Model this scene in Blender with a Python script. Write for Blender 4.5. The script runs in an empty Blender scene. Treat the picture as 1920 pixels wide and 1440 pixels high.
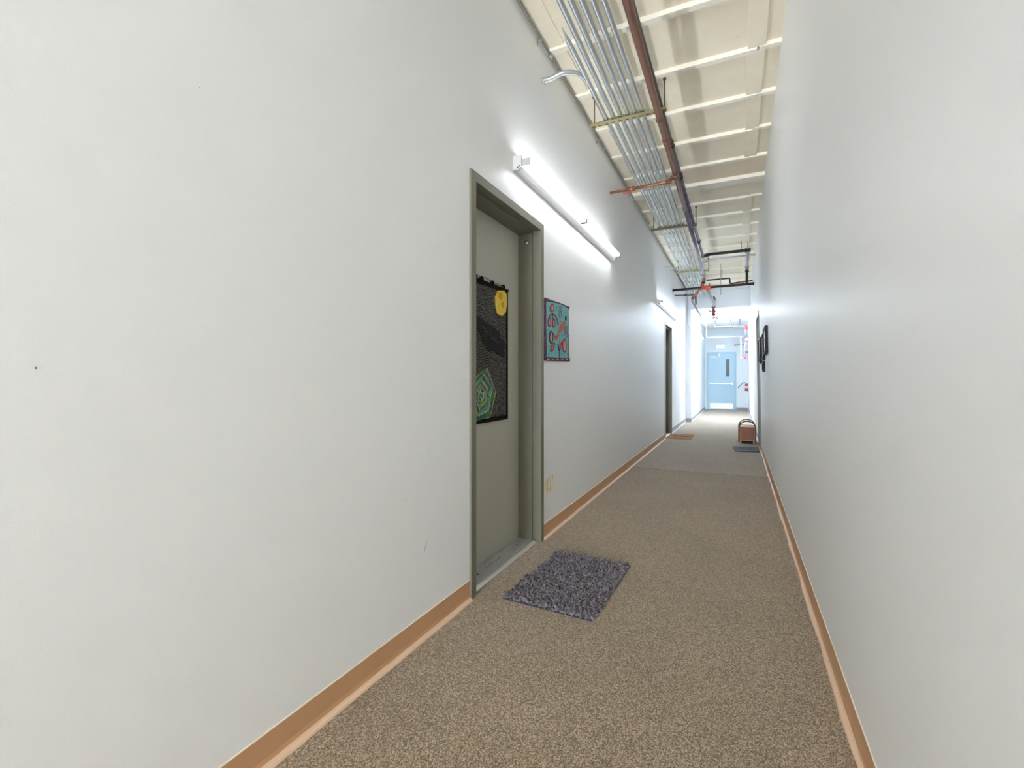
import bpy, bmesh, math, random
from mathutils import Vector, Matrix

random.seed(7)
S = bpy.context.scene
C = S.collection
PI = math.pi

# ------------------------------------------------------------------ camera, world, exposure
FPX = 885.0                       # focal length in pixels of the 1920 px wide frame
YAW = math.atan((1384 - 960) / FPX)
CAMZ = 1.135
cd = bpy.data.cameras.new('camera')
cd.sensor_width = 36.0
cd.lens = FPX / 1920 * 36.0
cd.shift_y = -10.0 / 1920
cd.clip_start = 0.02
cam = bpy.data.objects.new('camera', cd)
C.objects.link(cam)
cam.location = (0, 0, CAMZ)
cam.rotation_euler = (PI / 2, 0, YAW)
S.camera = cam

SKY = 18.5                         # daylight through the unseen fill window added behind the camera
TUBE = 4.4                         # emission of the wall fluorescent tubes
TUBE_FAR = 6.2
PANEL = 13.0                       # emission of the flush panel in the far ceiling
w = bpy.data.worlds.new('world')
S.world = w
w.use_nodes = True
w.node_tree.nodes['Background'].inputs[0].default_value = (0.85, 0.92, 1.0, 1)
w.node_tree.nodes['Background'].inputs[1].default_value = SKY

vs = S.view_settings
vs.view_transform = 'Standard'
vs.look = 'None'
vs.gamma = 1.0
vs.use_curve_mapping = False
vs.exposure = 2.38
S.cycles.max_bounces = 14
S.cycles.diffuse_bounces = 10
S.cycles.use_denoising = True

# sampling guide for the daylight in the added fill window opening
pl = bpy.data.lights.new('fill_window_portal', 'AREA'); pl.shape = 'RECTANGLE'; pl.size = 1.26; pl.size_y = 2.7
pl.cycles.is_portal = True
po = bpy.data.objects.new('fill_window_portal', pl); C.objects.link(po)
po.location = (-0.47, -8.23, 1.70); po.rotation_euler = (PI / 2, 0, 0)

# ------------------------------------------------------------------ dimensions (metres)
L = -1.244                        # face of the left wall
LF = -1.11                        # face of the left wall past the header
def RX(z): return 0.334 - 0.0168 * z   # the right wall leans in a little
YB = -8.0                         # back of the corridor
YH = 13.15                        # header and wall return
YE = 19.0                         # end wall
ZD = 3.512                        # roof deck
ZJ = 3.480                        # underside of joists
ZC2 = 2.96                        # ceiling past the header

# ------------------------------------------------------------------ pixel -> place helpers (only used at build time)
_c, _s = math.cos(YAW), math.sin(YAW)
def _ray(px, py):
    a = (px - 960) / FPX; b = -(py - 710) / FPX
    return (a * _c - _s, a * _s + _c, b)
def on_x(px, py, X):
    d = _ray(px, py); t = X / d[0]
    return (t * d[1], CAMZ + t * d[2])

# ------------------------------------------------------------------ materials
def lin(c):
    r = []
    for v in c:
        v /= 255.0
        r.append(v / 12.92 if v <= 0.04045 else ((v + 0.055) / 1.055) ** 2.4)
    return (r[0], r[1], r[2], 1)
MATS = {}
def mat(name, rgb, rough=0.5, metal=0.0, spec=0.5, noise=None, bump=None, mix=0.0, rgb2=None, coord='Object', sheen=0.0):
    """noise=(scale, detail): blends rgb with rgb2 by mix; bump=(scale, strength, distance)"""
    if name in MATS: return MATS[name]
    m = bpy.data.materials.new(name); m.use_nodes = True
    nt = m.node_tree; b = nt.nodes['Principled BSDF']
    b.inputs['Base Color'].default_value = lin(rgb)
    b.inputs['Roughness'].default_value = rough
    b.inputs['Metallic'].default_value = metal
    b.inputs['Specular IOR Level'].default_value = spec
    if sheen: b.inputs['Sheen Weight'].default_value = sheen
    tc = nt.nodes.new('ShaderNodeTexCoord')
    if noise:
        n = nt.nodes.new('ShaderNodeTexNoise')
        n.inputs['Scale'].default_value = noise[0]; n.inputs['Detail'].default_value = noise[1]
        n.inputs['Roughness'].default_value = 0.65
        nt.links.new(tc.outputs[coord], n.inputs['Vector'])
        r = nt.nodes.new('ShaderNodeValToRGB')
        r.color_ramp.elements[0].position = 0.5 - 0.5 * (1 - mix) if mix < 1 else 0.4
        r.color_ramp.elements[1].position = 0.5 + 0.5 * (1 - mix) if mix < 1 else 0.6
        r.color_ramp.elements[0].color = lin(rgb2 or rgb); r.color_ramp.elements[1].color = lin(rgb)
        nt.links.new(n.outputs['Fac'], r.inputs['Fac'])
        nt.links.new(r.outputs['Color'], b.inputs['Base Color'])
    if bump:
        n2 = nt.nodes.new('ShaderNodeTexNoise')
        n2.inputs['Scale'].default_value = bump[0]; n2.inputs['Detail'].default_value = 3
        nt.links.new(tc.outputs[coord], n2.inputs['Vector'])
        bp = nt.nodes.new('ShaderNodeBump')
        bp.inputs['Strength'].default_value = bump[1]; bp.inputs['Distance'].default_value = bump[2]
        nt.links.new(n2.outputs['Fac'], bp.inputs['Height'])
        nt.links.new(bp.outputs['Normal'], b.inputs['Normal'])
    MATS[name] = m
    return m
def emit(name, rgb, strength):
    m = bpy.data.materials.new(name); m.use_nodes = True
    b = m.node_tree.nodes['Principled BSDF']
    b.inputs['Base Color'].default_value = lin(rgb)
    b.inputs['Emission Color'].default_value = lin(rgb)
    b.inputs['Emission Strength'].default_value = strength
    MATS[name] = m
    return m

def carpet_mat(nm, dark, midc, light):
    m = bpy.data.materials.new(nm); m.use_nodes = True
    nt = m.node_tree; b = nt.nodes['Principled BSDF']
    b.inputs['Roughness'].default_value = 0.95; b.inputs['Specular IOR Level'].default_value = 0.1
    b.inputs['Sheen Weight'].default_value = 0.25
    tc = nt.nodes.new('ShaderNodeTexCoord')
    mp = nt.nodes.new('ShaderNodeMapping'); mp.inputs['Scale'].default_value = (1.0, 0.75, 1.0)
    nt.links.new(tc.outputs['Object'], mp.inputs['Vector'])
    v = nt.nodes.new('ShaderNodeTexVoronoi'); v.inputs['Scale'].default_value = 330
    nt.links.new(mp.outputs['Vector'], v.inputs['Vector'])
    n = nt.nodes.new('ShaderNodeTexNoise'); n.inputs['Scale'].default_value = 210; n.inputs['Detail'].default_value = 4
    n.inputs['Roughness'].default_value = 0.8
    nt.links.new(mp.outputs['Vector'], n.inputs['Vector'])
    hs = nt.nodes.new('ShaderNodeSeparateColor'); nt.links.new(v.outputs['Color'], hs.inputs['Color'])
    ad = nt.nodes.new('ShaderNodeMath'); ad.operation = 'ADD'
    m1 = nt.nodes.new('ShaderNodeMath'); m1.operation = 'MULTIPLY'; m1.inputs[1].default_value = 0.5
    nt.links.new(hs.outputs[0], m1.inputs[0])
    m2 = nt.nodes.new('ShaderNodeMath'); m2.operation = 'MULTIPLY'; m2.inputs[1].default_value = 0.5
    nt.links.new(n.outputs['Fac'], m2.inputs[0])
    nt.links.new(m1.outputs[0], ad.inputs[0]); nt.links.new(m2.outputs[0], ad.inputs[1])
    r = nt.nodes.new('ShaderNodeValToRGB')
    e = r.color_ramp.elements
    e[0].position = 0.22; e[0].color = lin(dark)
    e[1].position = 0.78; e[1].color = lin(light)
    k = e.new(0.5); k.color = lin(midc)
    nt.links.new(ad.outputs[0], r.inputs['Fac'])
    # large worn patches
    n3 = nt.nodes.new('ShaderNodeTexNoise'); n3.inputs['Scale'].default_value = 1.7; n3.inputs['Detail'].default_value = 3
    nt.links.new(tc.outputs['Object'], n3.inputs['Vector'])
    mx = nt.nodes.new('ShaderNodeMix'); mx.data_type = 'RGBA'; mx.blend_type = 'MULTIPLY'
    mx.inputs['Factor'].default_value = 0.35
    r3 = nt.nodes.new('ShaderNodeValToRGB'); r3.color_ramp.elements[0].color = (0.75, 0.74, 0.72, 1); r3.color_ramp.elements[0].position = 0.35; r3.color_ramp.elements[1].position = 0.65
    nt.links.new(n3.outputs['Fac'], r3.inputs['Fac'])
    nt.links.new(r.outputs['Color'], mx.inputs[6]); nt.links.new(r3.outputs['Color'], mx.inputs[7])
    nt.links.new(mx.outputs[2], b.inputs['Base Color'])
    bp = nt.nodes.new('ShaderNodeBump'); bp.inputs['Strength'].default_value = 0.8; bp.inputs['Distance'].default_value = 0.004
    nt.links.new(ad.outputs[0], bp.inputs['Height']); nt.links.new(bp.outputs['Normal'], b.inputs['Normal'])
    MATS[nm] = m
    return m

def quilt_mat(name, a, b_, scale, dist, bstr=0.6):
    """cloth with swirling stitched lines"""
    m = bpy.data.materials.new(name); m.use_nodes = True
    nt = m.node_tree; b = nt.nodes['Principled BSDF']
    b.inputs['Roughness'].default_value = 0.9; b.inputs['Specular IOR Level'].default_value = 0.15
    tc = nt.nodes.new('ShaderNodeTexCoord')
    wv = nt.nodes.new('ShaderNodeTexWave'); wv.wave_type = 'RINGS'; wv.inputs['Scale'].default_value = scale
    wv.inputs['Distortion'].default_value = dist; wv.inputs['Detail'].default_value = 2.5; wv.inputs['Detail Scale'].default_value = 1.6
    nt.links.new(tc.outputs['Object'], wv.inputs['Vector'])
    r = nt.nodes.new('ShaderNodeValToRGB')
    r.color_ramp.elements[0].color = lin(a); r.color_ramp.elements[1].color = lin(b_)
    r.color_ramp.elements[0].position = 0.1; r.color_ramp.elements[1].position = 0.7
    nt.links.new(wv.outputs['Fac'], r.inputs['Fac']); nt.links.new(r.outputs['Color'], b.inputs['Base Color'])
    bp = nt.nodes.new('ShaderNodeBump'); bp.inputs['Strength'].default_value = bstr; bp.inputs['Distance'].default_value = 0.004
    nt.links.new(wv.outputs['Fac'], bp.inputs['Height']); nt.links.new(bp.outputs['Normal'], b.inputs['Normal'])
    MATS[name] = m
    return m

mat('wall_paint', (235, 236, 236), 0.42, spec=0.35, bump=(210, 0.10, 0.002))
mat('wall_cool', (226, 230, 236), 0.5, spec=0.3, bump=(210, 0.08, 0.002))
mat('wall_end', (228, 234, 238), 0.5, spec=0.3)
mat('ceiling_cream', (247, 239, 221), 0.7, spec=0.2, noise=(6, 6), mix=0.35, rgb2=(240, 230, 208), bump=(60, 0.12, 0.003))
mat('joist_cream', (246, 242, 230), 0.6, spec=0.25, noise=(9, 4), mix=0.3, rgb2=(240, 234, 219), bump=(40, 0.15, 0.003))
mat('beam_cream', (240, 227, 204), 0.6, spec=0.25, noise=(5, 4), mix=0.3, rgb2=(234, 219, 194))
mat('ceiling_white', (238, 236, 232), 0.7, spec=0.2)
carpet_mat('carpet', (92, 76, 56), (144, 124, 98), (204, 185, 158))
carpet_mat('carpet_far_lit', (106, 93, 77), (157, 142, 122), (208, 194, 174))  # carpet past the seam, brighter far light put into its colour
mat('seam', (84, 72, 58), 0.95)
mat('vinyl_base', (200, 157, 116), 0.42, spec=0.4, noise=(3, 3), mix=0.3, rgb2=(190, 147, 107))
mat('vinyl_toe', (222, 190, 160), 0.45, spec=0.4)
mat('caulk', (226, 214, 192), 0.6)
mat('olive_frame', (114, 111, 96), 0.35, spec=0.45)
mat('door_grey', (182, 180, 168), 0.45, spec=0.4, noise=(4, 4), mix=0.2, rgb2=(177, 175, 162))
mat('aluminium', (208, 208, 204), 0.4, metal=0.45)
mat('steel', (190, 190, 188), 0.3, metal=1.0)
mat('galvanized', (200, 206, 206), 0.36, metal=0.7, noise=(35, 4), mix=0.35, rgb2=(176, 184, 188))
mat('dull_steel', (140, 138, 130), 0.4, metal=0.6)
mat('strut_zinc', (176, 168, 130), 0.45, metal=0.6, noise=(30, 3), mix=0.3, rgb2=(150, 140, 100))
mat('strut_dark', (110, 98, 72), 0.5, metal=0.5)
mat('brown_pipe', (132, 86, 60), 0.45, metal=0.15, noise=(14, 4), mix=0.3, rgb2=(112, 70, 50))
mat('copper', (168, 112, 78), 0.35, metal=0.5, noise=(18, 4), mix=0.35, rgb2=(138, 86, 58))
mat('black_iron', (52, 46, 46), 0.4, metal=0.3, noise=(24, 5), mix=0.5, rgb2=(34, 29, 29))
mat('violet_iron', (128, 122, 146), 0.4, metal=0.4, noise=(22, 5), mix=0.5, rgb2=(92, 86, 106))
mat('pale_pipe', (146, 147, 155), 0.4, metal=0.4)
mat('vinyl_grey', (150, 150, 150), 0.5)
mat('vinyl_grey_toe', (196, 196, 198), 0.5)
mat('red_orange', (196, 82, 50), 0.5)
mat('red_valve', (136, 66, 62), 0.5)
mat('red_tag', (206, 62, 52), 0.5)
mat('fixture_white', (206, 206, 204), 0.35, spec=0.5)
mat('socket_grey', (186, 186, 182), 0.45)
mat('dark_hole', (24, 24, 24), 0.8)
emit('tube_glow', (246, 250, 255), TUBE)
emit('tube_glow_far', (228, 241, 255), TUBE_FAR)
emit('panel_glow', (226, 240, 255), PANEL)
quilt_mat('cloth_charcoal', (54, 54, 52), (98, 96, 90), 16, 12)
quilt_mat('cloth_hill', (48, 47, 41), (96, 92, 80), 20, 4)
mat('cloth_black', (16, 16, 17), 0.8, spec=0.2, bump=(90, 0.5, 0.004))
mat('cloth_raven', (10, 10, 11), 0.7, spec=0.3, noise=(90, 3), mix=0.8, rgb2=(34, 34, 37), bump=(60, 0.6, 0.004))
mat('cloth_yellow', (226, 190, 54), 0.8, noise=(40, 3), mix=0.4, rgb2=(238, 212, 96))
mat('cloth_gold', (206, 160, 40), 0.8)
mat('cloth_lime', (160, 172, 84), 0.8, noise=(60, 4), mix=0.6, rgb2=(112, 128, 58))
mat('cloth_green', (70, 128, 84), 0.8, noise=(55, 4), mix=0.75, rgb2=(26, 62, 56))
mat('cloth_teal_green', (104, 164, 132), 0.8, noise=(70, 4), mix=0.7, rgb2=(48, 104, 92))
mat('cloth_pale', (176, 196, 168), 0.8, noise=(70, 4), mix=0.7, rgb2=(120, 150, 112))
mat('cloth_navy', (36, 46, 62), 0.8, noise=(70, 4), mix=0.8, rgb2=(112, 128, 148))
mat('art_teal', (104, 180, 184), 0.85, noise=(14, 4), mix=0.5, rgb2=(124, 172, 178), bump=(50, 0.4, 0.004))
mat('art_border', (120, 74, 92), 0.9, noise=(60, 5), mix=0.8, rgb2=(52, 36, 50), bump=(70, 0.8, 0.006))
mat('art_maroon', (112, 36, 44), 0.85)
mat('art_red', (172, 62, 66), 0.85)
mat('art_pink', (196, 150, 152), 0.85)
mat('art_orange', (206, 110, 78), 0.85, noise=(60, 4), mix=0.6, rgb2=(150, 78, 66))
mat('art_slate', (88, 108, 114), 0.85, noise=(80, 4), mix=0.8, rgb2=(136, 150, 152))
mat('art_dark', (40, 34, 42), 0.85)
mat('number_yellow', (222, 186, 84), 0.6)
mat('scuff', (120, 118, 112), 0.8)
mat('mat_backing', (56, 50, 60), 0.95)
mat('coir', (176, 130, 90), 0.95, noise=(120, 4), mix=0.7, rgb2=(142, 102, 70), bump=(220, 0.8, 0.004))
mat('coir_print', (98, 72, 54), 0.95)
mat('mat_slate', (118, 117, 126), 0.95, noise=(90, 4), mix=0.8, rgb2=(84, 83, 92), bump=(160, 0.8, 0.004))
mat('mat_slate_edge', (58, 60, 76), 0.95)
mat('crate_wood', (150, 84, 48), 0.5, noise=(16, 5), mix=0.45, rgb2=(122, 64, 36))
mat('crate_edge', (172, 124, 84), 0.5)
mat('bentwood', (92, 76, 58), 0.5)
mat('picture_black', (14, 15, 18), 0.55, spec=0.25)
mat('picture_silver', (170, 172, 176), 0.3, metal=0.7)
mat('picture_paper', (226, 226, 226), 0.5)
mat('blue_door', (176, 204, 218), 0.45)
mat('blue_frame', (168, 198, 212), 0.45)
mat('lite_glass', (96, 96, 98), 0.35, spec=0.3)
mat('white_plastic', (236, 238, 238), 0.4)
mat('kick_plate', (204, 208, 212), 0.35, metal=0.6)
emit('exit_green', (120, 255, 190), 2.2)
mat('exit_body', (220, 234, 230), 0.4)
mat('red_paint', (196, 84, 90), 0.4)
mat('rubber', (60, 62, 66), 0.6)
mat('white_cable', (214, 214, 212), 0.5)

def glass_mat():
    m = bpy.data.materials.new('clear_glass'); m.use_nodes = True
    nt = m.node_tree; nt.nodes.clear()
    o = nt.nodes.new('ShaderNodeOutputMaterial'); mx = nt.nodes.new('ShaderNodeMixShader')
    tr = nt.nodes.new('ShaderNodeBsdfTransparent'); gl = nt.nodes.new('ShaderNodeBsdfGlossy'); gl.inputs['Roughness'].default_value = 0.02
    mx.inputs[0].default_value = 0.06
    nt.links.new(tr.outputs[0], mx.inputs[1]); nt.links.new(gl.outputs[0], mx.inputs[2]); nt.links.new(mx.outputs[0], o.inputs[0])
    MATS['clear_glass'] = m
glass_mat()
# mat shag colours by strand, dark end deepened for the shaded gaps
def shag_mat():
    m = bpy.data.materials.new('shag'); m.use_nodes = True
    nt = m.node_tree; b = nt.nodes['Principled BSDF']
    b.inputs['Roughness'].default_value = 0.8; b.inputs['Sheen Weight'].default_value = 0.3
    at = nt.nodes.new('ShaderNodeAttribute'); at.attribute_name = 'tone'
    r = nt.nodes.new('ShaderNodeValToRGB')
    r.color_ramp.elements[0].color = lin((38, 34, 42)); r.color_ramp.elements[1].color = lin((150, 139, 148))
    nt.links.new(at.outputs['Fac'], r.inputs['Fac']); nt.links.new(r.outputs['Color'], b.inputs['Base Color'])
    MATS['shag'] = m
shag_mat()

# ------------------------------------------------------------------ mesh helpers
def NB(): return bmesh.new()
def box(bm, x0, x1, y0, y1, z0, z1):
    v = [bm.verts.new(p) for p in ((x0, y0, z0), (x1, y0, z0), (x1, y1, z0), (x0, y1, z0), (x0, y0, z1), (x1, y0, z1), (x1, y1, z1), (x0, y1, z1))]
    for f in ((0, 3, 2, 1), (4, 5, 6, 7), (0, 1, 5, 4), (1, 2, 6, 5), (2, 3, 7, 6), (3, 0, 4, 7)):
        bm.faces.new([v[i] for i in f])
    return bm
def hexa(bm, p):      # eight corners: bottom ring (4), top ring (4)
    v = [bm.verts.new(q) for q in p]
    for f in ((0, 3, 2, 1), (4, 5, 6, 7), (0, 1, 5, 4), (1, 2, 6, 5), (2, 3, 7, 6), (3, 0, 4, 7)):
        bm.faces.new([v[i] for i in f])
    return bm
def bevel(bm, r, seg=2):
    bmesh.ops.bevel(bm, geom=list(bm.edges), offset=r, segments=seg, affect='EDGES', profile=0.5)
    return bm
def bbox(x0, x1, y0, y1, z0, z1, r=0.004, seg=2):
    return bevel(box(NB(), x0, x1, y0, y1, z0, z1), r, seg)
def prism(bm, poly, a0, a1, fn):
    """poly: 2-D outline; fn(u, v, a) -> point; extruded from a0 to a1"""
    A = [bm.verts.new(fn(u, v, a0)) for u, v in poly]
    B = [bm.verts.new(fn(u, v, a1)) for u, v in poly]
    n = len(poly)
    for i in range(n):
        bm.faces.new([A[i], A[(i + 1) % n], B[(i + 1) % n], B[i]])
    bm.faces.new(A[::-1]); bm.faces.new(B)
    return bm
def frame_axes(t, ref):
    n = ref - t * ref.dot(t)
    if n.length < 1e-5:
        n = t.orthogonal()
    n.normalize()
    return n, t.cross(n)
def tube(bm, pts, r, seg=12, cap=True, flat=1.0):
    pts = [Vector(p) for p in pts]
    rings = []; ref = Vector((0, 0, 1))
    for i, p in enumerate(pts):
        if i == 0: t = pts[1] - p
        elif i == len(pts) - 1: t = p - pts[i - 1]
        else: t = (p - pts[i - 1]).normalized() + (pts[i + 1] - p).normalized()
        t.normalize()
        n, b = frame_axes(t, ref); ref = n
        rr = r[i] if isinstance(r, (list, tuple)) else r
        rings.append([bm.verts.new(p + n * math.cos(2 * PI * k / seg) * rr * flat + b * math.sin(2 * PI * k / seg) * rr) for k in range(seg)])
    for a, b in zip(rings, rings[1:]):
        for k in range(seg):
            f = bm.faces.new([a[k], a[(k + 1) % seg], b[(k + 1) % seg], b[k]]); f.smooth = True
    if cap:
        bm.faces.new(rings[0][::-1]); bm.faces.new(rings[-1])
    return bm
def fillet(pts, R, n=6):
    pts = [Vector(p) for p in pts]; out = [pts[0]]
    for i in range(1, len(pts) - 1):
        a, p, b = pts[i - 1], pts[i], pts[i + 1]
        d0 = (a - p).normalized(); d1 = (b - p).normalized()
        k = min(R, (a - p).length * 0.45, (b - p).length * 0.45)
        q0 = p + d0 * k; q1 = p + d1 * k
        for j in range(n + 1):
            t = j / n
            out.append(q0 * (1 - t) ** 2 + p * 2 * t * (1 - t) + q1 * t * t)
    out.append(pts[-1])
    return out
def lathe(bm, prof, base, axis, seg=16):
    """prof: [(r, h)] along axis from base"""
    axis = Vector(axis).normalized(); base = Vector(base)
    n, b = frame_axes(axis, Vector((0.3, 0.5, 0.81)))
    rings = []
    for r, h in prof:
        rings.append([bm.verts.new(base + axis * h + (n * math.cos(2 * PI * k / seg) + b * math.sin(2 * PI * k / seg)) * max(r, 1e-4)) for k in range(seg)])
    for a, c in zip(rings, rings[1:]):
        for k in range(seg):
            f = bm.faces.new([a[k], a[(k + 1) % seg], c[(k + 1) % seg], c[k]]); f.smooth = True
    bm.faces.new(rings[0][::-1]); bm.faces.new(rings[-1])
    return bm
def ring_pipe(bm, base, axis, r, length, lip=0.006):
    """pipe coupling with two raised lips, centred on base"""
    h = length / 2
    return lathe(bm, [(r * 0.96, -h), (r + lip, -h), (r + lip, -h * 0.72), (r, -h * 0.66), (r, h * 0.66), (r + lip, h * 0.72), (r + lip, h), (r * 0.96, h)], base, axis, 14)

ORG = {}
def obj(name, bm, m, parent=None, origin=None, label=None, recalc=True):
    if recalc: bmesh.ops.recalc_face_normals(bm, faces=bm.faces)
    root = parent
    if parent is not None:
        o0 = ORG[parent.name]
    elif origin is not None:
        o0 = Vector(origin)
    else:
        o0 = Vector((0, 0, 0))
    if o0.length > 0:
        bmesh.ops.translate(bm, verts=bm.verts, vec=-o0)
    me = bpy.data.meshes.new(name)
    bm.to_mesh(me); bm.free()
    me.materials.append(MATS[m])
    o = bpy.data.objects.new(name, me)
    C.objects.link(o)
    if parent is not None: o.parent = parent
    else: o.location = o0
    ORG[o.name] = o0
    if label: o['label'] = label
    return o
def tag(o, label, cat, group=None):
    o['label'] = label; o['category'] = cat
    if group: o['group'] = group
    return o
def thing(name, label, cat, loc, group=None):
    o = bpy.data.objects.new(name, None); C.objects.link(o)
    o.location = loc; o.empty_display_size = 0.05
    ORG[o.name] = Vector(loc)
    return tag(o, label, cat, group)
def struct(name, bm, m, parent=None, origin=None, label=None, cat=None):
    o = obj(name, bm, m, parent, origin)
    o['kind'] = 'structure'
    if label: o['label'] = label
    if cat: o['category'] = cat
    return o
def sthing(name, loc, label, cat):
    o = thing(name, label, cat, loc)
    o['kind'] = 'structure'
    return o
def copy_mesh(src, name, parent, delta):
    o = src.copy(); o.name = name; C.objects.link(o)
    o.parent = parent; o.location = src.location + Vector(delta)
    return o

# ------------------------------------------------------------------ THE SETTING
# floor
b = NB(); box(b, -1.7, 0.75, YB - 0.2, YE + 0.3, -0.12, 0.0)
floor = struct('floor', b, 'carpet', label='brown and beige speckled loop-pile carpet along the corridor', cat='floor')
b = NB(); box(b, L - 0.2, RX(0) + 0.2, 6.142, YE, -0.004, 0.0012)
obj('carpet_run', b, 'carpet_far_lit', floor, label='carpet run beyond the seam, greyed and lightened for the far light')
b = NB(); box(b, L + 0.02, RX(0) - 0.02, 6.136, 6.142, 0.0, 0.0006)
obj('seam', b, 'seam', floor, label='crosswise carpet seam')

# left wall with two door openings
D1 = (2.09, 3.09); D2 = (9.24, 10.25); DTOP = 2.214
b = NB()
WX0, WX1 = L - 0.22, L
ys = [YB, D1[0] + 0.01, D1[1] - 0.01, D2[0] + 0.01, D2[1] - 0.01, YH + 0.12]
for i in (0, 2, 4): box(b, WX0, WX1, ys[i], ys[i + 1], 0, ZD)
for i in (1, 3): box(b, WX0, WX1, ys[i], ys[i + 1], DTOP - 0.01, ZD)
wl = struct('wall_left', b, 'wall_paint', label='long white painted wall with two recessed doors', cat='wall')
# tiny scuffs on it
for (px, py, qx, qy, r) in ((66, 688, 67, 692, 0.0016), (795, 1036, 800, 1014, 0.0008), (374, 163, 375, 165, 0.001), (760, 935, 762, 938, 0.0008)):
    y0, z0 = on_x(px, py, L); y1, z1 = on_x(qx, qy, L)
    b = NB(); tube(b, [(L + 0.0002, y0, z0), (L + 0.0002, y1, z1)], r, 5)
    obj('scuff', b, 'scuff', wl)
# far left wall past the return
b = NB(); box(b, LF - 0.3, LF, YH, YE, 0, ZC2)
struct('wall_far_left', b, 'wall_cool', label='bright white wall beyond the header', cat='wall')
# header over the corridor
b = NB(); box(b, L, RX(3.2) + 0.02, YH, YH + 0.16, 2.945, ZD)
hd = struct('wall_header', b, 'wall_cool', label='pale header wall hanging below the joists across the corridor', cat='wall')
b = NB(); box(b, L + 0.01, RX(3.2) - 0.005, YH - 0.03, YH, 3.40, 3.45)
obj('ledger', b, 'wall_cool', hd)
# right wall (leans slightly), with an opening for door_3
D3 = (8.40, 9.42)
def rpanel(b, y0, y1, z0, z1, t=0.2):
    hexa(b, [(RX(z0), y0, z0), (RX(z0) + t, y0, z0), (RX(z0) + t, y1, z0), (RX(z0), y1, z0), (RX(z1), y0, z1), (RX(z1) + t, y0, z1), (RX(z1) + t, y1, z1), (RX(z1), y1, z1)])
b = NB()
rpanel(b, YB, D3[0] + 0.01, 0, ZD); rpanel(b, D3[0] + 0.01, D3[1] - 0.01, DTOP - 0.01, ZD); rpanel(b, D3[1] - 0.01, YE, 0, ZD)
wr = struct('wall_right', b, 'wall_paint', label='white semi-gloss wall close beside the camera', cat='wall')
b = NB(); box(b, -1.7, 0.75, YE, YE + 0.2, 0, ZC2)
struct('wall_end', b, 'wall_end', label='pale wall with the light blue exit door', cat='wall')
b = NB()
WB = (-1.10, 0.16, 0.35, 3.05)             # made-up window, added to fill the corridor with light from behind
for r in ((-1.7, WB[0], 0, ZD), (WB[1], 0.75, 0, ZD), (WB[0], WB[1], 0, WB[2]), (WB[0], WB[1], WB[3], ZD)):
    box(b, r[0], r[1], YB - 0.2, YB, r[2], r[3])
struct('wall_back', b, 'wall_paint', label='white wall with an added fill window closing the corridor behind the camera', cat='wall')
wn = sthing('fill_window_1', ((WB[0] + WB[1]) / 2, YB - 0.1, WB[2]), 'tall unseen window added behind the camera for fill light', 'window')
xm = (WB[0] + WB[1]) / 2
for r in ((WB[0], WB[0] + 0.04, WB[2], WB[3]), (WB[1] - 0.04, WB[1], WB[2], WB[3]), (xm - 0.02, xm + 0.02, WB[2] + 0.04, WB[3] - 0.04), (WB[0] + 0.04, WB[1] - 0.04, WB[2], WB[2] + 0.04), (WB[0] + 0.04, WB[1] - 0.04, WB[3] - 0.04, WB[3])):
    obj('frame_rail', box(NB(), r[0], r[1], YB - 0.13, YB - 0.07, r[2], r[3]), 'white_plastic', wn)
for r in ((WB[0] + 0.04, xm - 0.02), (xm + 0.02, WB[1] - 0.04)):
    obj('pane', box(NB(), r[0], r[1], YB - 0.104, YB - 0.098, WB[2] + 0.04, WB[3] - 0.04), 'clear_glass', wn)
# ceilings
b = NB(); box(b, L - 0.22, 0.6, YB - 0.2, YH + 0.1, ZD, ZD + 0.12)
ceil = struct('ceiling', b, 'ceiling_cream', label='cream painted plywood roof deck with closely spaced joists', cat='ceiling')
b = NB(); box(b, LF - 0.3, 0.6, YH + 0.16, YE + 0.2, ZC2, ZC2 + 0.12)
struct('ceiling_far', b, 'ceiling_white', label='white flat ceiling beyond the header', cat='ceiling')
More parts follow.
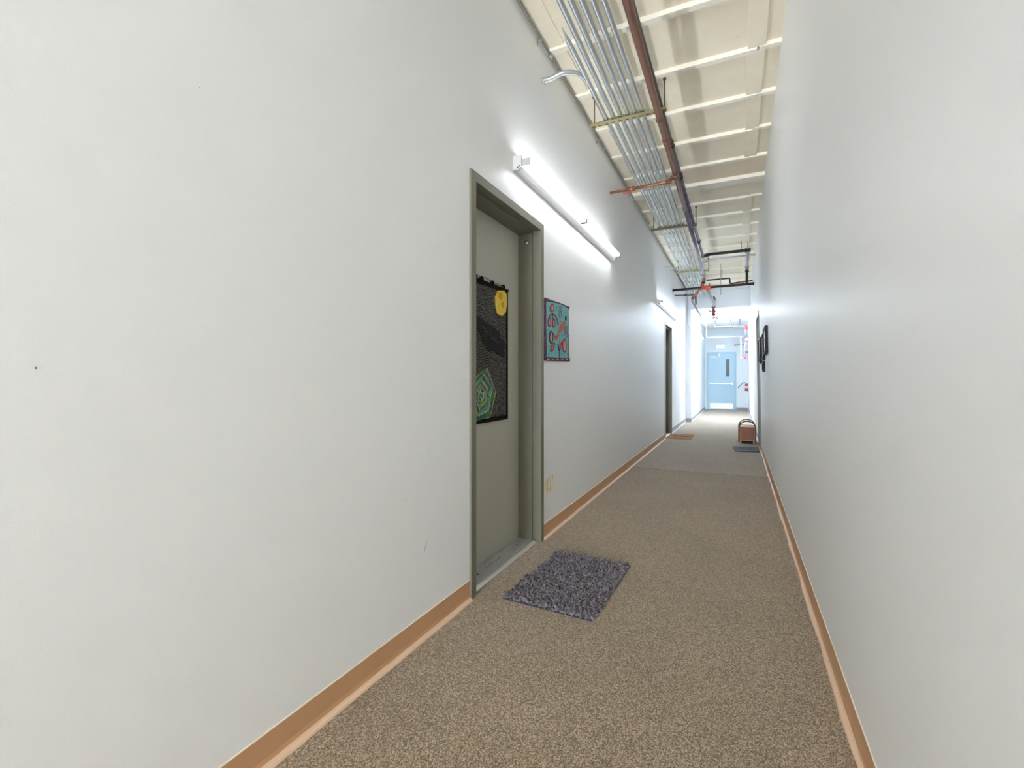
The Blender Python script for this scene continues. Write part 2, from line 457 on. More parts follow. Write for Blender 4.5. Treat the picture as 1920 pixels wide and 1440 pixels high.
# joists at 61 cm, each spliced near the right wall
JY = [3.824 - 0.025 + 0.6085 * k for k in range(-20, 16)]
BEAM = (6.105, 6.275)
XS = 0.115
for i, y in enumerate(JY):
    if y > YH - 0.05 or y < YB + 0.05: continue
    if abs(y - 6.19) < 0.1: continue          # the wide girder stands here
    off = random.uniform(-0.003, 0.012)
    dz = random.uniform(-0.003, 0.003)
    b = bbox(L - 0.03, XS + 0.012 + random.uniform(-0.008, 0.008), y - 0.025, y + 0.025, ZJ + dz, ZD + 0.005, 0.002, 1); obj('joist', b, 'joist_cream', ceil)
    b = bbox(XS + 0.021, RX(3.4) + 0.05, y - 0.025 - off, y + 0.025 - off, ZJ + 0.004 - dz, ZD + 0.005, 0.002, 1); obj('joist', b, 'joist_cream', ceil)
    # deck boards between this joist and the next: proud strip near the right wall
    y0, y1 = y + 0.026, y + 0.6085 - 0.026
    if y1 > YH - 0.02: continue
    if y < 6.1 < y1 + 0.1:
        obj('panel', bbox(L - 0.02, RX(3.4) + 0.03, y0, BEAM[0] - 0.002, ZD - 0.008, ZD + 0.004, 0.002, 1), 'beam_cream', ceil, label='plain tan plywood panel before the girder')
        continue
    x0 = 0.058 + random.uniform(-0.004, 0.004); x1 = 0.172 + random.uniform(-0.006, 0.006)
    b = bbox(x0, x1, y0, y1, ZD - 0.022, ZD + 0.004, 0.002, 1); obj('board', b, 'ceiling_cream', ceil)
    b = bbox(L - 0.02, -1.112 + random.uniform(-0.006, 0.006), y0, y1, ZD - 0.014, ZD + 0.004, 0.002, 1); obj('board', b, 'ceiling_cream', ceil)
    # faint plugs in the deck
    for q in range(2):
        xx = random.uniform(-0.35, 0.02) if q == 0 else random.uniform(-0.75, -0.4)
        yy = y + random.uniform(0.15, 0.45)
        b = NB(); lathe(b, [(0.014, 0), (0.014, 0.002), (0.011, 0.003), (0.010, 0.001)], (xx, yy, ZD), (0, 0, -1), 12); obj('plug', b, 'ceiling_cream', ceil)
b = bbox(L - 0.03, RX(3.4) + 0.05, BEAM[0], BEAM[1], 3.462, ZD + 0.02, 0.006, 2)
obj('girder', b, 'joist_cream', ceil, label='wide pale cross girder among the joists')

# cove baseboards: skin, lighter toe, thin caulk line on top
def baseboard(name, y0, y1, side, wob=0.0, far=False, x_wall=None):
    mb, mt = ('vinyl_grey', 'vinyl_grey_toe') if far else ('vinyl_base', 'vinyl_toe')
    n = max(2, int((y1 - y0) / 0.12))
    sg = 1 if side == 'L' else -1
    skin = NB(); toe = NB(); ck = NB()
    rs, rt, rc = [], [], []
    for i in range(n + 1):
        y = y0 + (y1 - y0) * i / n
        wv = wob * (math.sin(y * 7.3) + 0.7 * math.sin(y * 17.1 + 1.3) + 0.5 * math.sin(y * 3.1))
        def P(d, z):
            xw = x_wall if x_wall is not None else (L if side == 'L' else RX(z))
            return (xw + sg * d, y, z)
        rs.append([skin.verts.new(P(d, z)) for d, z in ((-0.004, 0.0), (-0.004, 0.1), (0.003, 0.1), (0.0035, 0.03), (0.006, 0.018), (0.011 + wv * 0.5, 0.010), (0.011 + wv * 0.5, 0.0))])
        rt.append([toe.verts.new(P(d, z)) for d, z in ((0.006, 0.0), (0.0075, 0.0165), (0.012 + wv * 0.6, 0.0108), (0.020 + wv, 0.007), (0.023 + wv, 0.0))])
        rc.append([ck.verts.new(P(d, z)) for d, z in ((-0.003, 0.099), (0.0032, 0.099), (0.0032, 0.1015), (0.0, 0.1035), (-0.003, 0.1035))])
    for bm, rings in ((skin, rs), (toe, rt), (ck, rc)):
        for a, c in zip(rings, rings[1:]):
            k = len(a)
            for j in range(k): bm.faces.new([a[j], a[(j + 1) % k], c[(j + 1) % k], c[j]])
        bm.faces.new(rings[0][::-1]); bm.faces.new(rings[-1])
    o = struct(name, skin, mb); obj('toe', toe, mt, o); obj('caulk_line', ck, 'caulk', o)
    return o
def boxes(name, rects, m, parent):
    for r in rects: obj(name, box(NB(), *r), m, parent)
def bb_label(o, label): o['label'] = label; o['category'] = 'baseboard'
bb_label(baseboard('baseboard_left', YB, D1[0] - 0.001, 'L', 0.0006), 'tan vinyl cove base on the left wall, in front of the near door')
bb_label(baseboard('baseboard_left', D1[1] + 0.001, D2[0] - 0.001, 'L', 0.0006), 'tan vinyl cove base on the left wall, between its two doors')
bb_label(baseboard('baseboard_left', D2[1] + 0.001, YH - 0.002, 'L', 0.0006, True), 'grey vinyl cove base on the left wall, past the far door')
bb_label(baseboard('baseboard_right', YB, D3[0] - 0.001, 'R', 0.003), 'tan vinyl cove base with a wavy toe along the right wall')
bb_label(baseboard('baseboard_right', D3[1] + 0.001, YE - 0.002, 'R', 0.002, True), 'grey cove base on the right wall beyond the basket')
bb_label(baseboard('baseboard_far_left', YH - 0.003, YE - 0.002, 'L', 0.0, True, x_wall=LF), 'grey cove base on the far left wall running to the exit door')
b = NB(); box(b, L + 0.02, LF + 0.003, YH - 0.008, YH, 0, 0.1)
bb_label(struct('baseboard_return', b, 'vinyl_grey'), 'short grey cove base on the wall return that faces the camera')
b = NB(); box(b, -0.058, RX(0) - 0.022, YE - 0.008, YE, 0, 0.1)
bb_label(struct('baseboard_end', b, 'vinyl_grey'), 'grey cove base on the end wall right of the blue door')

# steel door frames with rebate and stop; sg = +1 for the left wall, -1 for the right wall
def jamb_profile(lip):   # (t across opening from outer edge, d behind the wall face)
    return [(0, -0.012), (0.05, -0.012), (0.05, 0.05), (0.066, 0.05), (0.066, 0.205), (0.012, 0.205), (0.012, 0.0), (0, 0.0)]
def door_unit(name, dy, sg, label, xf, olive='olive_frame'):
    t = sthing(name, (xf(0), (dy[0] + dy[1]) / 2, 0), label, 'door')
    y0, y1 = dy
    def X(d, z): return xf(z) - sg * d
    for side in (0, 1):
        b = NB()
        P = jamb_profile(0)
        f = (lambda u, v, a: (X(v, a), y0 + u, a)) if side == 0 else (lambda u, v, a: (X(v, a), y1 - u, a))
        prism(b, P, 0.0, DTOP - 0.0005, f)
        obj('jamb', b, olive, t)
    b = NB()
    prism(b, jamb_profile(0), y0 + 0.0495, y1 - 0.0495, lambda u, v, a: (X(v, DTOP - u), a, DTOP - u))
    hj = obj('head_jamb', b, olive, t)
    # door leaf
    b = NB(); hexa(b, [(X(0.156, 0.012), y0 + 0.052, 0.012), (X(0.2, 0.012), y0 + 0.052, 0.012), (X(0.2, 0.012), y1 - 0.052, 0.012), (X(0.156, 0.012), y1 - 0.052, 0.012),
                       (X(0.156, 2.16), y0 + 0.052, 2.16), (X(0.2, 2.16), y0 + 0.052, 2.16), (X(0.2, 2.16), y1 - 0.052, 2.16), (X(0.156, 2.16), y1 - 0.052, 2.16)])
    leaf = obj('door_leaf', b, 'door_grey', t)
    # lever handle near the latch edge
    b = NB()
    hy = y0 + 0.12
    lathe(b, [(0.028, 0), (0.028, 0.008), (0.012, 0.012), (0.011, 0.05)], (X(0.156, 1.0), hy, 1.0), (sg, 0, 0), 16)
    tube(b, fillet([(X(0.112, 1), hy, 1.0), (X(0.106, 1), hy + 0.03, 1.0), (X(0.106, 1), hy + 0.10, 0.998)], 0.02), 0.008, 10)
    obj('lever', b, 'steel', leaf)
    # ridged saddle threshold
    b = NB()
    prof = [(0.012, 0.0), (0.012, 0.004), (0.004 + 0.03, 0.013)]
    n = 8
    for k in range(n):
        d = 0.036 + k * 0.0148
        prof += [(d, 0.003), (d + 0.0006, 0.0155), (d + 0.0074, 0.0155), (d + 0.008, 0.003)]
    prof += [(0.157, 0.003), (0.157, 0.013), (0.205, 0.013), (0.205, 0.0)]
    prism(b, prof, y0 + 0.066, y1 - 0.066, lambda u, v, a: (X(u, 0), a, v))
    obj('threshold', b, 'aluminium', t)
    return t
d1 = door_unit('door_1', D1, 1, 'grey-beige door in an olive steel frame, with the quilted hanging on it', lambda z: L)
# screws of the threshold and a small round catch on the far jamb
for yy in (2.35, 2.62, 2.88):
    b = NB(); lathe(b, [(0.006, 0), (0.006, 0.002), (0.003, 0.003)], (L - 0.10, yy, 0.0152), (0, 0, 1), 10); obj('screw', b, 'dark_hole', d1)
b = NB(); lathe(b, [(0.015, 0), (0.015, 0.006), (0.010, 0.010), (0.005, 0.011), (0.004, 0.014)], (-1.335, 3.024, 2.085), (0, -1, 0), 16)
obj('strike', b, 'steel', d1, label='small round metal catch')
d2 = door_unit('door_2', D2, 1, 'second door recessed in the left wall, behind the coir mat', lambda z: L)
d3 = door_unit('door_3', D3, -1, 'door frame seen edge-on in the right wall behind the basket', lambda z: RX(z))

# exit door at the end
t = sthing('door_4', (-0.56, YE, 0), 'light blue exit door with a narrow window and push bar', 'door')
boxes('jamb', [(x0, x1, YE - 0.03, YE, z0, z1) for x0, x1, z0, z1 in ((-1.062, -0.99, 0, 2.115), (-0.132, -0.06, 0, 2.115), (-0.99, -0.132, 2.04, 2.115))], 'blue_frame', t)
b = NB(); box(b, -0.988, -0.134, YE - 0.018, YE, 0.01, 2.038)
leaf = obj('door_leaf', b, 'blue_door', t)
b = NB(); box(b, -0.40, -0.29, YE - 0.022, YE - 0.017, 1.22, 1.85)
obj('window_pane', b, 'lite_glass', leaf)
boxes('window_trim', [(x0, x1, YE - 0.028, YE - 0.017, z0, z1) for x0, x1, z0, z1 in ((-0.412, -0.40, 1.208, 1.862), (-0.29, -0.278, 1.208, 1.862), (-0.40, -0.29, 1.208, 1.22), (-0.40, -0.29, 1.85, 1.862))], 'blue_frame', leaf)
b = bbox(-0.96, -0.20, YE - 0.075, YE - 0.045, 0.93, 0.97, 0.006); box(b, -0.955, -0.93, YE - 0.06, YE - 0.017, 0.935, 0.965)
obj('push_bar', b, 'kick_plate', leaf)
b = bbox(-0.215, -0.155, YE - 0.085, YE - 0.017, 0.90, 1.0, 0.008); obj('latch_case', b, 'kick_plate', leaf)
b = bbox(-0.93, -0.70, YE - 0.07, YE - 0.017, 1.90, 1.955, 0.006)
box(b, -0.71, -0.60, YE - 0.06, YE - 0.04, 1.93, 1.945); box(b, -0.65, -0.62, YE - 0.055, YE - 0.017, 1.945, 2.06)
obj('closer', b, 'white_plastic', leaf)
b = NB(); box(b, -0.94, -0.18, YE - 0.021, YE - 0.017, 0.03, 0.23); obj('kick_plate', b, 'kick_plate', leaf)

# ------------------------------------------------------------------ WALL LIGHTS
def wall_light(xw, y0, z, glow, label):
    t = thing('wall_light', label, 'light fixture', (xw, y0 + 1.22, z - 0.04), 'fluorescent wall lights')
    y1 = y0 + 2.44
    prof = [(0, 2.494), (0.05, 2.494), (0.053, 2.49), (0.053, 2.428), (0.034, 2.411), (0, 2.411)]
    b = NB(); prism(b, [(u, v - 2.45 + z) for u, v in prof], y0, y1, lambda u, v, a: (xw + u, a, v))
    obj('body', b, 'fixture_white', t)
    for s, yy in ((-1, y0), (1, y1)):
        b = NB(); prism(b, [(u * 1.04 + (0 if u == 0 else 0.001), v - 2.45 + z + (0.002 if v > 2.45 else -0.002)) for u, v in prof], yy, yy + s * 0.003, lambda u, v, a: (xw + u, a, v))
        e = obj('end_plate', b, 'fixture_white', t)
        if s < 0:
            b = NB(); lathe(b, [(0.005, 0), (0.005, 0.0015)], (xw + 0.033, yy - 0.003, z - 0.026), (0, -1, 0), 8); obj('hole', b, 'dark_hole', e)
            b = NB(); lathe(b, [(0.004, 0), (0.004, 0.0015)], (xw + 0.042, yy - 0.003, z - 0.019), (0, -1, 0), 8)
            obj('hole', b, 'dark_hole', e)
    tx, tz = xw + 0.088, z + 0.008
    for k in range(2):
        a = y0 + 0.03 + k * 1.22; c = a + 1.16
        b = NB(); lathe(b, [(0.016, 0), (0.019, 0.004), (0.019, c - a - 0.004), (0.016, c - a)], (tx, a, tz), (0, 1, 0), 14)
        obj('tube', b, glow, t)
        for yy in (a, c):
            b = bbox(xw + 0.05, xw + 0.104, yy - (0.014 if yy == a else -0.001), yy + (0.014 if yy == c else -0.001), tz - 0.02, tz + 0.022, 0.004, 2)
            obj('lampholder', b, 'socket_grey', t)
    return t
wall_light(L, 2.612, 2.45, 'tube_glow', 'long two-tube fluorescent wall light above the near door')
wall_light(L, 8.27, 2.43, 'tube_glow_far', 'fluorescent wall light above the second door, farther down the left wall')
wall_light(LF, 13.9, 2.42, 'tube_glow_far', 'farthest fluorescent wall light, beyond the header')
wall_light(L, -3.05, 2.45, 'tube_glow', 'fluorescent wall light behind the camera')

# flush light panel in the far ceiling
t = thing('ceiling_light', 'wide bright flush ceiling light just past the header', 'light fixture', (-0.12, 14.4, ZC2))
b = NB(); box(b, -0.52, 0.255, 13.9, 14.9, ZC2 - 0.012, ZC2 - 0.004); obj('diffuser', b, 'panel_glow', t)
boxes('frame_rail', [(x0, x1, y0, y1, ZC2 - 0.02, ZC2) for x0, x1, y0, y1 in ((-0.55, -0.52, 13.87, 14.93), (0.255, 0.278, 13.87, 14.93), (-0.52, 0.255, 13.87, 13.9), (-0.52, 0.255, 14.9, 14.93))], 'white_plastic', t)

# ------------------------------------------------------------------ CONDUITS, STRUTS, PIPES
ZT = 3.274                                 # top of strut channel
STR = [(0.83, 'strut_zinc'), (3.88, 'strut_zinc'), (6.968, 'strut_dark'), (10.02, 'strut_zinc')]
def strut(y, m, label):
    t = thing('strut', label, 'pipe support', (-0.84, y, ZT - 0.03), 'trapeze struts')
    x0, x1 = -1.125, -0.512
    h = 0.022; wd = 0.038
    b = NB()
    box(b, x0, x1, y - wd / 2, y - wd / 2 + 0.003, ZT - h, ZT)
    box(b, x0, x1, y + wd / 2 - 0.003, y + wd / 2, ZT - h, ZT)
    n = 11; st = (x1 - x0) / n
    box(b, x0, x1, y - wd / 2 + 0.003, y - 0.007, ZT - h, ZT - h + 0.003)
    box(b, x0, x1, y + 0.007, y + wd / 2 - 0.003, ZT - h, ZT - h + 0.003)
    for k in range(n + 1):
        xa = max(x0, x0 + k * st - st * 0.25); xb = min(x1, x0 + k * st + st * 0.25)
        box(b, xa, xb, y - 0.007, y + 0.007, ZT - h, ZT - h + 0.003)
    box(b, x0, x1, y - wd / 2, y - wd / 2 + 0.010, ZT - 0.003, ZT); box(b, x0, x1, y + wd / 2 - 0.010, y + wd / 2, ZT - 0.003, ZT)
    obj('channel', b, m, t)
    b = NB(); box(b, x0, x1, y - wd / 2 + 0.003, y + wd / 2 - 0.003, ZT - 0.005, ZT - 0.004); obj('slot_dark', b, 'dark_hole', t)  # near-black sheet behind the slots, stands for the dark inside the channel
    for x in (x0 + 0.035, x1 - 0.012):
        b = NB(); tube(b, [(x, y, ZT - 0.035), (x, y, ZD)], 0.0055, 8)
        r = obj('rod', b, 'strut_dark', t)
        b = NB(); lathe(b, [(0.011, 0), (0.011, 0.008)], (x, y, ZT - h - 0.010), (0, 0, 1), 6); obj('nut', b, 'strut_dark', r)
        b = NB(); lathe(b, [(0.013, 0), (0.013, 0.014), (0.007, 0.018)], (x, y, ZD - 0.02), (0, 0, 1), 6)
        obj('nut', b, 'strut_dark', r)
    return t
SL = ['slotted strut hung above the camera, out of the frame', 'slotted steel strut nearest the camera under the conduit rack',
      'middle strut under the conduits, past the deep beam', 'farthest strut under the conduits, near the crossing black pipe']
for (y, m), lb in list(zip(STR, SL))[1:]:
    strut(y, m, lb)

CX = [-0.986, -0.926, -0.869, -0.811, -0.753, -0.696]
def cx(i, y):                              # the rack drifts left a little with distance
    return CX[i] - 0.006 * (y - 3.88)
CR = 0.0172
ZCn = ZT + CR + 0.0005
CL = ['bent galvanized conduit curving out of the left wall onto the rack', 'straight galvanized conduit nearest the left wall in the rack',
      'second straight conduit of the rack, counted from the left wall', 'middle conduit of the five straight ones in the rack',
      'fourth straight conduit of the rack, counted from the left wall', 'straight conduit nearest the brown pipe in the rack']
CPY = [4.98, 8.03, 11.08]
for i in range(6):
    if i == 0:
        pts = [(L + 0.001, 3.10, 3.237), (-1.19, 3.12, 3.25), (-1.12, 3.13, 3.27), (-1.05, 3.165, 3.282), (-1.005, 3.235, 3.288), (cx(0, 3.33) , 3.36, ZCn), (cx(0, 3.5), 3.52, ZCn), (cx(0, YH), YH + 0.02, ZCn)]
        P = [Vector(p) for p in pts]
        path = []
        for k in range(len(P) - 1):        # Catmull-Rom through the bend
            p0 = P[max(k - 1, 0)]; p1 = P[k]; p2 = P[k + 1]; p3 = P[min(k + 2, len(P) - 1)]
            if k == len(P) - 2: path.append(p1); break
            for j in range(5):
                u = j / 5
                path.append(0.5 * ((2 * p1) + (p2 - p0) * u + (2 * p0 - 5 * p1 + 4 * p2 - p3) * u * u + (3 * p1 - p0 - 3 * p2 + p3) * u ** 3))
        path.append(P[-1])
        ya = 3.1
    else:
        path = [(cx(i, YB), YB, ZCn), (cx(i, 0), 0, ZCn), (cx(i, YH), YH + 0.02, ZCn)]
    t = thing('conduit', CL[i], 'conduit', (cx(i, 4), 4, ZCn), 'conduits on the rack')
    b = NB(); tube(b, path, CR, 12); obj('run', b, 'galvanized', t)
    for y in CPY:
        yy = y + random.uniform(-0.03, 0.03)
        b = NB(); lathe(b, [(CR, -0.03), (CR + 0.003, -0.028), (CR + 0.003, 0.028), (CR, 0.03)], (cx(i, yy), yy, ZCn), (0, 1, 0), 12)
        lathe(b, [(0.004, 0), (0.004, 0.005)], (cx(i, yy), yy - 0.015, ZCn - CR - 0.002), (0, 0, -1), 6)
        lathe(b, [(0.004, 0), (0.004, 0.005)], (cx(i, yy), yy + 0.015, ZCn - CR - 0.002), (0, 0, -1), 6)
        obj('coupling', b, 'galvanized', t)
    for y, m in STR[1:]:
        for s in (-1, 1):
            xo = cx(i, y) + s * (CR + 0.005)
            obj('clamp', box(NB(), xo - 0.004, xo + 0.004, y - 0.012, y + 0.012, ZT, ZT + 0.022), m, t)
    if i == 0:
        b = NB(); lathe(b, [(CR + 0.008, 0), (CR + 0.008, 0.005), (CR + 0.002, 0.012)], (L, 3.105, 3.238), (1, 0.1, 0.1), 12); obj('bushing', b, 'galvanized', t)

# second bent conduit further on, and the cross conduit turning into the rack
pts = fillet([(L + 0.001, 9.22, 3.235), (-1.12, 9.5, 3.25), (-1.075, 9.62, ZCn), (-1.085, 10.0, ZCn), (-1.10, YH + 0.02, ZCn)], 0.2, 6)
b = NB(); tube(b, pts, CR, 12)
tag(obj('conduit', b, 'galvanized', origin=(-1.08, 10.0, ZCn)), 'short bent conduit leaving the left wall just before the farthest strut', 'conduit')
pts = fillet([(RX(3.34) + 0.02, 9.42, 3.335), (-0.40, 9.42, 3.335), (-0.60, 9.46, 3.30), (-0.665, 9.75, ZCn), (-0.672, YH + 0.02, ZCn)], 0.16, 8)
b = NB(); tube(b, pts, CR, 12)
tag(obj('conduit', b, 'galvanized', origin=(0, 9.42, 3.335)), 'pale conduit crossing to the right wall just behind the black branch pipe', 'conduit')

# thin conduit along the top of the left wall
t = thing('wall_conduit', 'thin grey conduit running along the top of the left wall', 'conduit', (-1.218, 4, 3.47))
b = NB(); tube(b, [(-1.222, YB, 3.475), (-1.222, 4, 3.468), (-1.222, 9.9, 3.462), (-1.222, YH, 3.46)], 0.0105, 10); obj('run', b, 'dull_steel', t)
for y in (3.0, 4.5, 6.0, 7.5, 9.0, 10.5):
    b = NB(); lathe(b, [(0.0105, -0.02), (0.0135, -0.018), (0.0135, 0.018), (0.0105, 0.02)], (-1.222, y + 0.2, 3.467), (0, 1, 0), 10)
    obj('coupling', b, 'steel', t)
    b = NB(); box(b, L, -1.211, y - 0.009, y + 0.009, 3.453, 3.4565); box(b, L, L + 0.003, y - 0.009, y + 0.009, 3.425, 3.4565); obj('strap', b, 'steel', t)

# brown main pipe (below the struts), galvanized further on
BX = lambda y: -0.560 - 0.0095 * (y - 3.88)
BZ = 3.205
BR = 0.027
t = thing('main_pipe', 'brown painted main pipe hung beneath the struts, grey farther along', 'pipe', (BX(4), 4, BZ))
b = NB(); tube(b, [(BX(0), YB, BZ), (BX(0), 0, BZ), (BX(6.1), 6.1, BZ)], BR, 16); obj('brown_run', b, 'brown_pipe', t)
b = NB(); tube(b, [(BX(6.1), 6.1, BZ), (BX(10.4), 10.4, BZ)], BR, 16); obj('grey_run', b, 'violet_iron', t, label='violet grey run of the pipe')
for y in (4.3, 6.1):
    b = NB(); ring_pipe(b, (BX(y), y, BZ), (0, 1, 0), BR + 0.003, 0.08, 0.003); obj('coupling', b, 'brown_pipe' if y < 6 else 'violet_iron', t)
b = NB(); ring_pipe(b, (BX(5.06), 5.06, BZ), (0, 1, 0), BR + 0.004, 0.11, 0.004); lathe(b, [(0.02, 0.0), (0.02, 0.045), (0.016, 0.05)], (BX(5.06), 5.06, BZ), (-1, 0, -0.35), 12); obj('tee', b, 'brown_pipe', t)
for y, m in STR[1:]:                       # hangers up to the strut
    b = NB()
    n = 14
    tube(b, [(BX(y) + math.cos(2 * PI * k / n) * (BR + 0.003), y + 0.03, BZ + math.sin(2 * PI * k / n) * (BR + 0.003)) for k in range(n + 1)], 0.004, 6)
    tube(b, [(BX(y), y + 0.03, BZ + BR), (BX(y), y + 0.02, ZT - 0.02)], 0.004, 6)
    obj('hanger', b, 'strut_dark', t)
# black pipe beside it
KX = lambda y: -0.555 - 0.0013 * (y - 3.88)
KZ = 3.2945
t = thing('black_pipe', 'black iron pipe beside the brown main, turning right across the corridor', 'pipe', (KX(4), 4, KZ))
b = NB(); tube(b, [(KX(YB), YB, KZ), (KX(5.3), 5.3, KZ)], 0.020, 14); obj('black_run', b, 'black_iron', t)
b = NB(); tube(b, [(KX(5.3), 5.3, KZ), (KX(9.0), 9.0, KZ)], 0.020, 14); obj('grey_run', b, 'violet_iron', t, label='violet grey run of the pipe')
for y in (4.55, 5.3, 7.95):
    b = NB(); ring_pipe(b, (KX(y), y, KZ), (0, 1, 0), 0.0225, 0.09, 0.005); obj('coupling', b, 'black_iron', t)
b = NB(); tube(b, fillet([(KX(9), 8.94, KZ), (KX(9), 9.09, KZ + 0.03), (-0.46, 9.09, KZ + 0.05)], 0.07), 0.031, 12); obj('elbow', b, 'black_iron', t)
b = NB(); tube(b, [(-0.47, 9.09, KZ + 0.05), (0.12, 9.09, KZ + 0.055)], 0.026, 12); obj('cross_run', b, 'black_iron', t)
b = NB(); ring_pipe(b, (0.15, 9.09, KZ + 0.055), (1, 0, 0), 0.031, 0.09, 0.006); obj('tee', b, 'black_iron', t)
b = NB(); tube(b, [(0.155, 9.09, KZ + 0.055), (0.157, 10.36, 3.30)], 0.024, 12); obj('pale_run', b, 'pale_pipe', t, label='pale galvanized length')
b = NB(); ring_pipe(b, (0.157, 10.38, 3.29), (0, 0.4, -1), 0.03, 0.10, 0.008); obj('coupling', b, 'black_iron', t)
b = NB(); tube(b, [(0.157, 10.41, 3.30), (0.155, 10.43, 3.02)], 0.024, 12); obj('drop', b, 'black_iron', t)
for x in (0.05, 0.15):
    b = NB(); tube(b, [(x, 9.09, KZ + 0.07), (x, 9.09, ZD)], 0.005, 6); obj('rod', b, 'strut_dark', t)

# copper side branch over the near light
t = thing('branch_pipe', 'copper branch pipe running from the main pipe to the left wall', 'pipe', (-0.9, 5.05, 3.13))
b = NB(); tube(b, [(BX(5.06) - 0.035, 5.06, 3.178), (-0.66, 5.055, 3.15), (-1.03, 5.05, 3.142)], 0.0155, 12); obj('thick_run', b, 'copper', t)
b = NB(); tube(b, [(-1.03, 5.05, 3.142), (L - 0.01, 5.045, 3.137)], 0.0135, 12); obj('thin_run', b, 'brown_pipe', t)
b = NB(); ring_pipe(b, (-1.02, 5.05, 3.142), (1, 0, 0), 0.021, 0.075, 0.004); obj('reducer', b, 'copper', t)
b = NB(); ring_pipe(b, (-0.645, 5.055, 3.152), (1, 0, 0), 0.019, 0.05, 0.004); obj('union', b, 'brown_pipe', t)
b = NB(); tube(b, [(-1.115, 5.045, 3.112), (-1.10, 5.045, 3.108), (-1.05, 5.045, 3.110), (-1.03, 5.045, 3.114)], [0.004, 0.012, 0.012, 0.005], 10, flat=0.6)
obj('red_handle', b, 'red_tag', t, label='small red valve handle')

# black cross pipe wall to wall with an orange grooved tee
t = thing('cross_pipe', 'black pipe spanning the corridor from wall to wall near the header', 'pipe', (-0.48, 10.43, 3.0))
b = NB(); tube(b, [(L - 0.01, 10.43, 2.995), (RX(3) + 0.02, 10.42, 3.005)], 0.026, 14); obj('run', b, 'black_iron', t)
b = NB(); ring_pipe(b, (-0.585, 10.43, 3.0), (1, 0, 0), 0.038, 0.17, 0.012); lathe(b, [(0.034, 0), (0.034, 0.08), (0.04, 0.085), (0.04, 0.10)], (-0.57, 10.43, 3.0), (0, 1, -0.15), 14)
lathe(b, [(0.012, 0), (0.012, 0.05)], (-0.53, 10.41, 3.03), (0, -0.2, 1), 6); lathe(b, [(0.012, 0), (0.012, 0.045)], (-0.64, 10.41, 3.03), (0, -0.2, 1), 6)
obj('grooved_tee', b, 'red_orange', t, label='orange grooved coupling')
b = NB(); lathe(b, [(0.036, 0), (0.036, 0.012), (0.028, 0.02)], (RX(3), 10.42, 3.005), (-1, 0, 0), 14); obj('escutcheon', b, 'black_iron', t)
b = NB(); lathe(b, [(0.036, 0), (0.036, 0.012), (0.028, 0.02)], (L, 10.43, 2.995), (1, 0, 0), 14)
obj('escutcheon', b, 'black_iron', t)
# drop from the main: copper diagonal, then a pale conduit to the end
t = thing('copper_offset', 'copper pipe slanting down left from the end of the main', 'pipe', (-0.75, 10.5, 2.9))
b = NB(); tube(b, fillet([(BX(10.3), 10.36, BZ - 0.005), (-0.64, 10.5, 3.14), (-0.69, 10.5, 3.02), (-0.868, 10.5, 2.785)], 0.05), 0.027, 12); obj('run', b, 'copper', t)
b = NB(); ring_pipe(b, (-0.85, 10.5, 2.81), (-0.18, 0, -0.235), 0.031, 0.07, 0.005); obj('coupling', b, 'brown_pipe', t)
b = NB(); ring_pipe(b, (-0.645, 10.49, 3.13), (-0.1, 0, -0.2), 0.032, 0.06, 0.006); obj('coupling', b, 'black_iron', t)
t = thing('drop_conduit', 'pale conduit running back along the far ceiling, then down and across above the exit sign', 'conduit', (-0.87, 13, 2.75))
b = NB(); tube(b, fillet([(-0.875, 10.5, 2.768), (-0.875, 15.7, 2.745), (-0.875, 15.72, 2.40), (0.13, 15.72, 2.40)], 0.07), 0.020, 12); obj('run', b, 'pale_pipe', t)
for y in (12.0, 14.2):
    b = NB(); lathe(b, [(0.02, -0.02), (0.024, -0.018), (0.024, 0.018), (0.02, 0.02)], (-0.875, y, 2.755), (0, 1, 0), 10); obj('coupling', b, 'pale_pipe', t)
# pipe to the hanging red valve
t = thing('valve_pipe', 'pale pipe ending in a red valve assembly hanging under the header', 'pipe', (-0.55, 12.7, 2.7))
b = NB(); tube(b, fillet([(-0.565, 10.5, 2.985), (-0.552, 12.66, 2.965), (-0.55, 12.72, 2.90)], 0.05), 0.026, 12); obj('run', b, 'pale_pipe', t)
b = NB(); lathe(b, [(0.03, 0), (0.045, 0.005), (0.045, 0.05), (0.03, 0.055), (0.03, 0.10), (0.048, 0.105), (0.048, 0.15), (0.032, 0.155), (0.032, 0.19), (0.045, 0.195), (0.045, 0.235), (0.02, 0.24)], (-0.55, 12.72, 2.93), (0, 0, -1), 14)
obj('valve_body', b, 'red_valve', t, label='red valve body')
b = NB(); tube(b, [(-0.55, 12.72, 2.80), (-0.61, 12.72, 2.80), (-0.655, 12.72, 2.835)], 0.011, 8); tube(b, fillet([(-0.55, 12.72, 2.69), (-0.55, 12.72, 2.645), (-0.49, 12.72, 2.66), (-0.445, 12.72, 2.605)], 0.03), 0.010, 8)
tube(b, fillet([(-0.60, 12.72, 2.68), (-0.57, 12.72, 2.63), (-0.52, 12.72, 2.65)], 0.03), 0.009, 8)
obj('handle', b, 'rubber', t)
b = NB(); tube(b, [(-0.50, 11.6, 2.995), (-0.49, 11.95, 2.98), (-0.495, 12.6, 2.93)], [0.012, 0.03, 0.012], 10); obj('flow_switch', b, 'black_iron', t)
# small black side pipe
t = thing('side_pipe', 'short thin black pipe beside the copper offset, with a drop', 'pipe', (-0.9, 10.75, 2.93))
b = NB(); tube(b, fillet([(L, 10.75, 2.947), (-0.815, 10.75, 2.922), (-0.81, 10.75, 2.71)], 0.02), 0.016, 10); obj('run', b, 'black_iron', t)
b = NB(); ring_pipe(b, (-1.02, 10.75, 2.935), (1, 0, 0), 0.022, 0.06, 0.005); obj('coupling', b, 'black_iron', t)
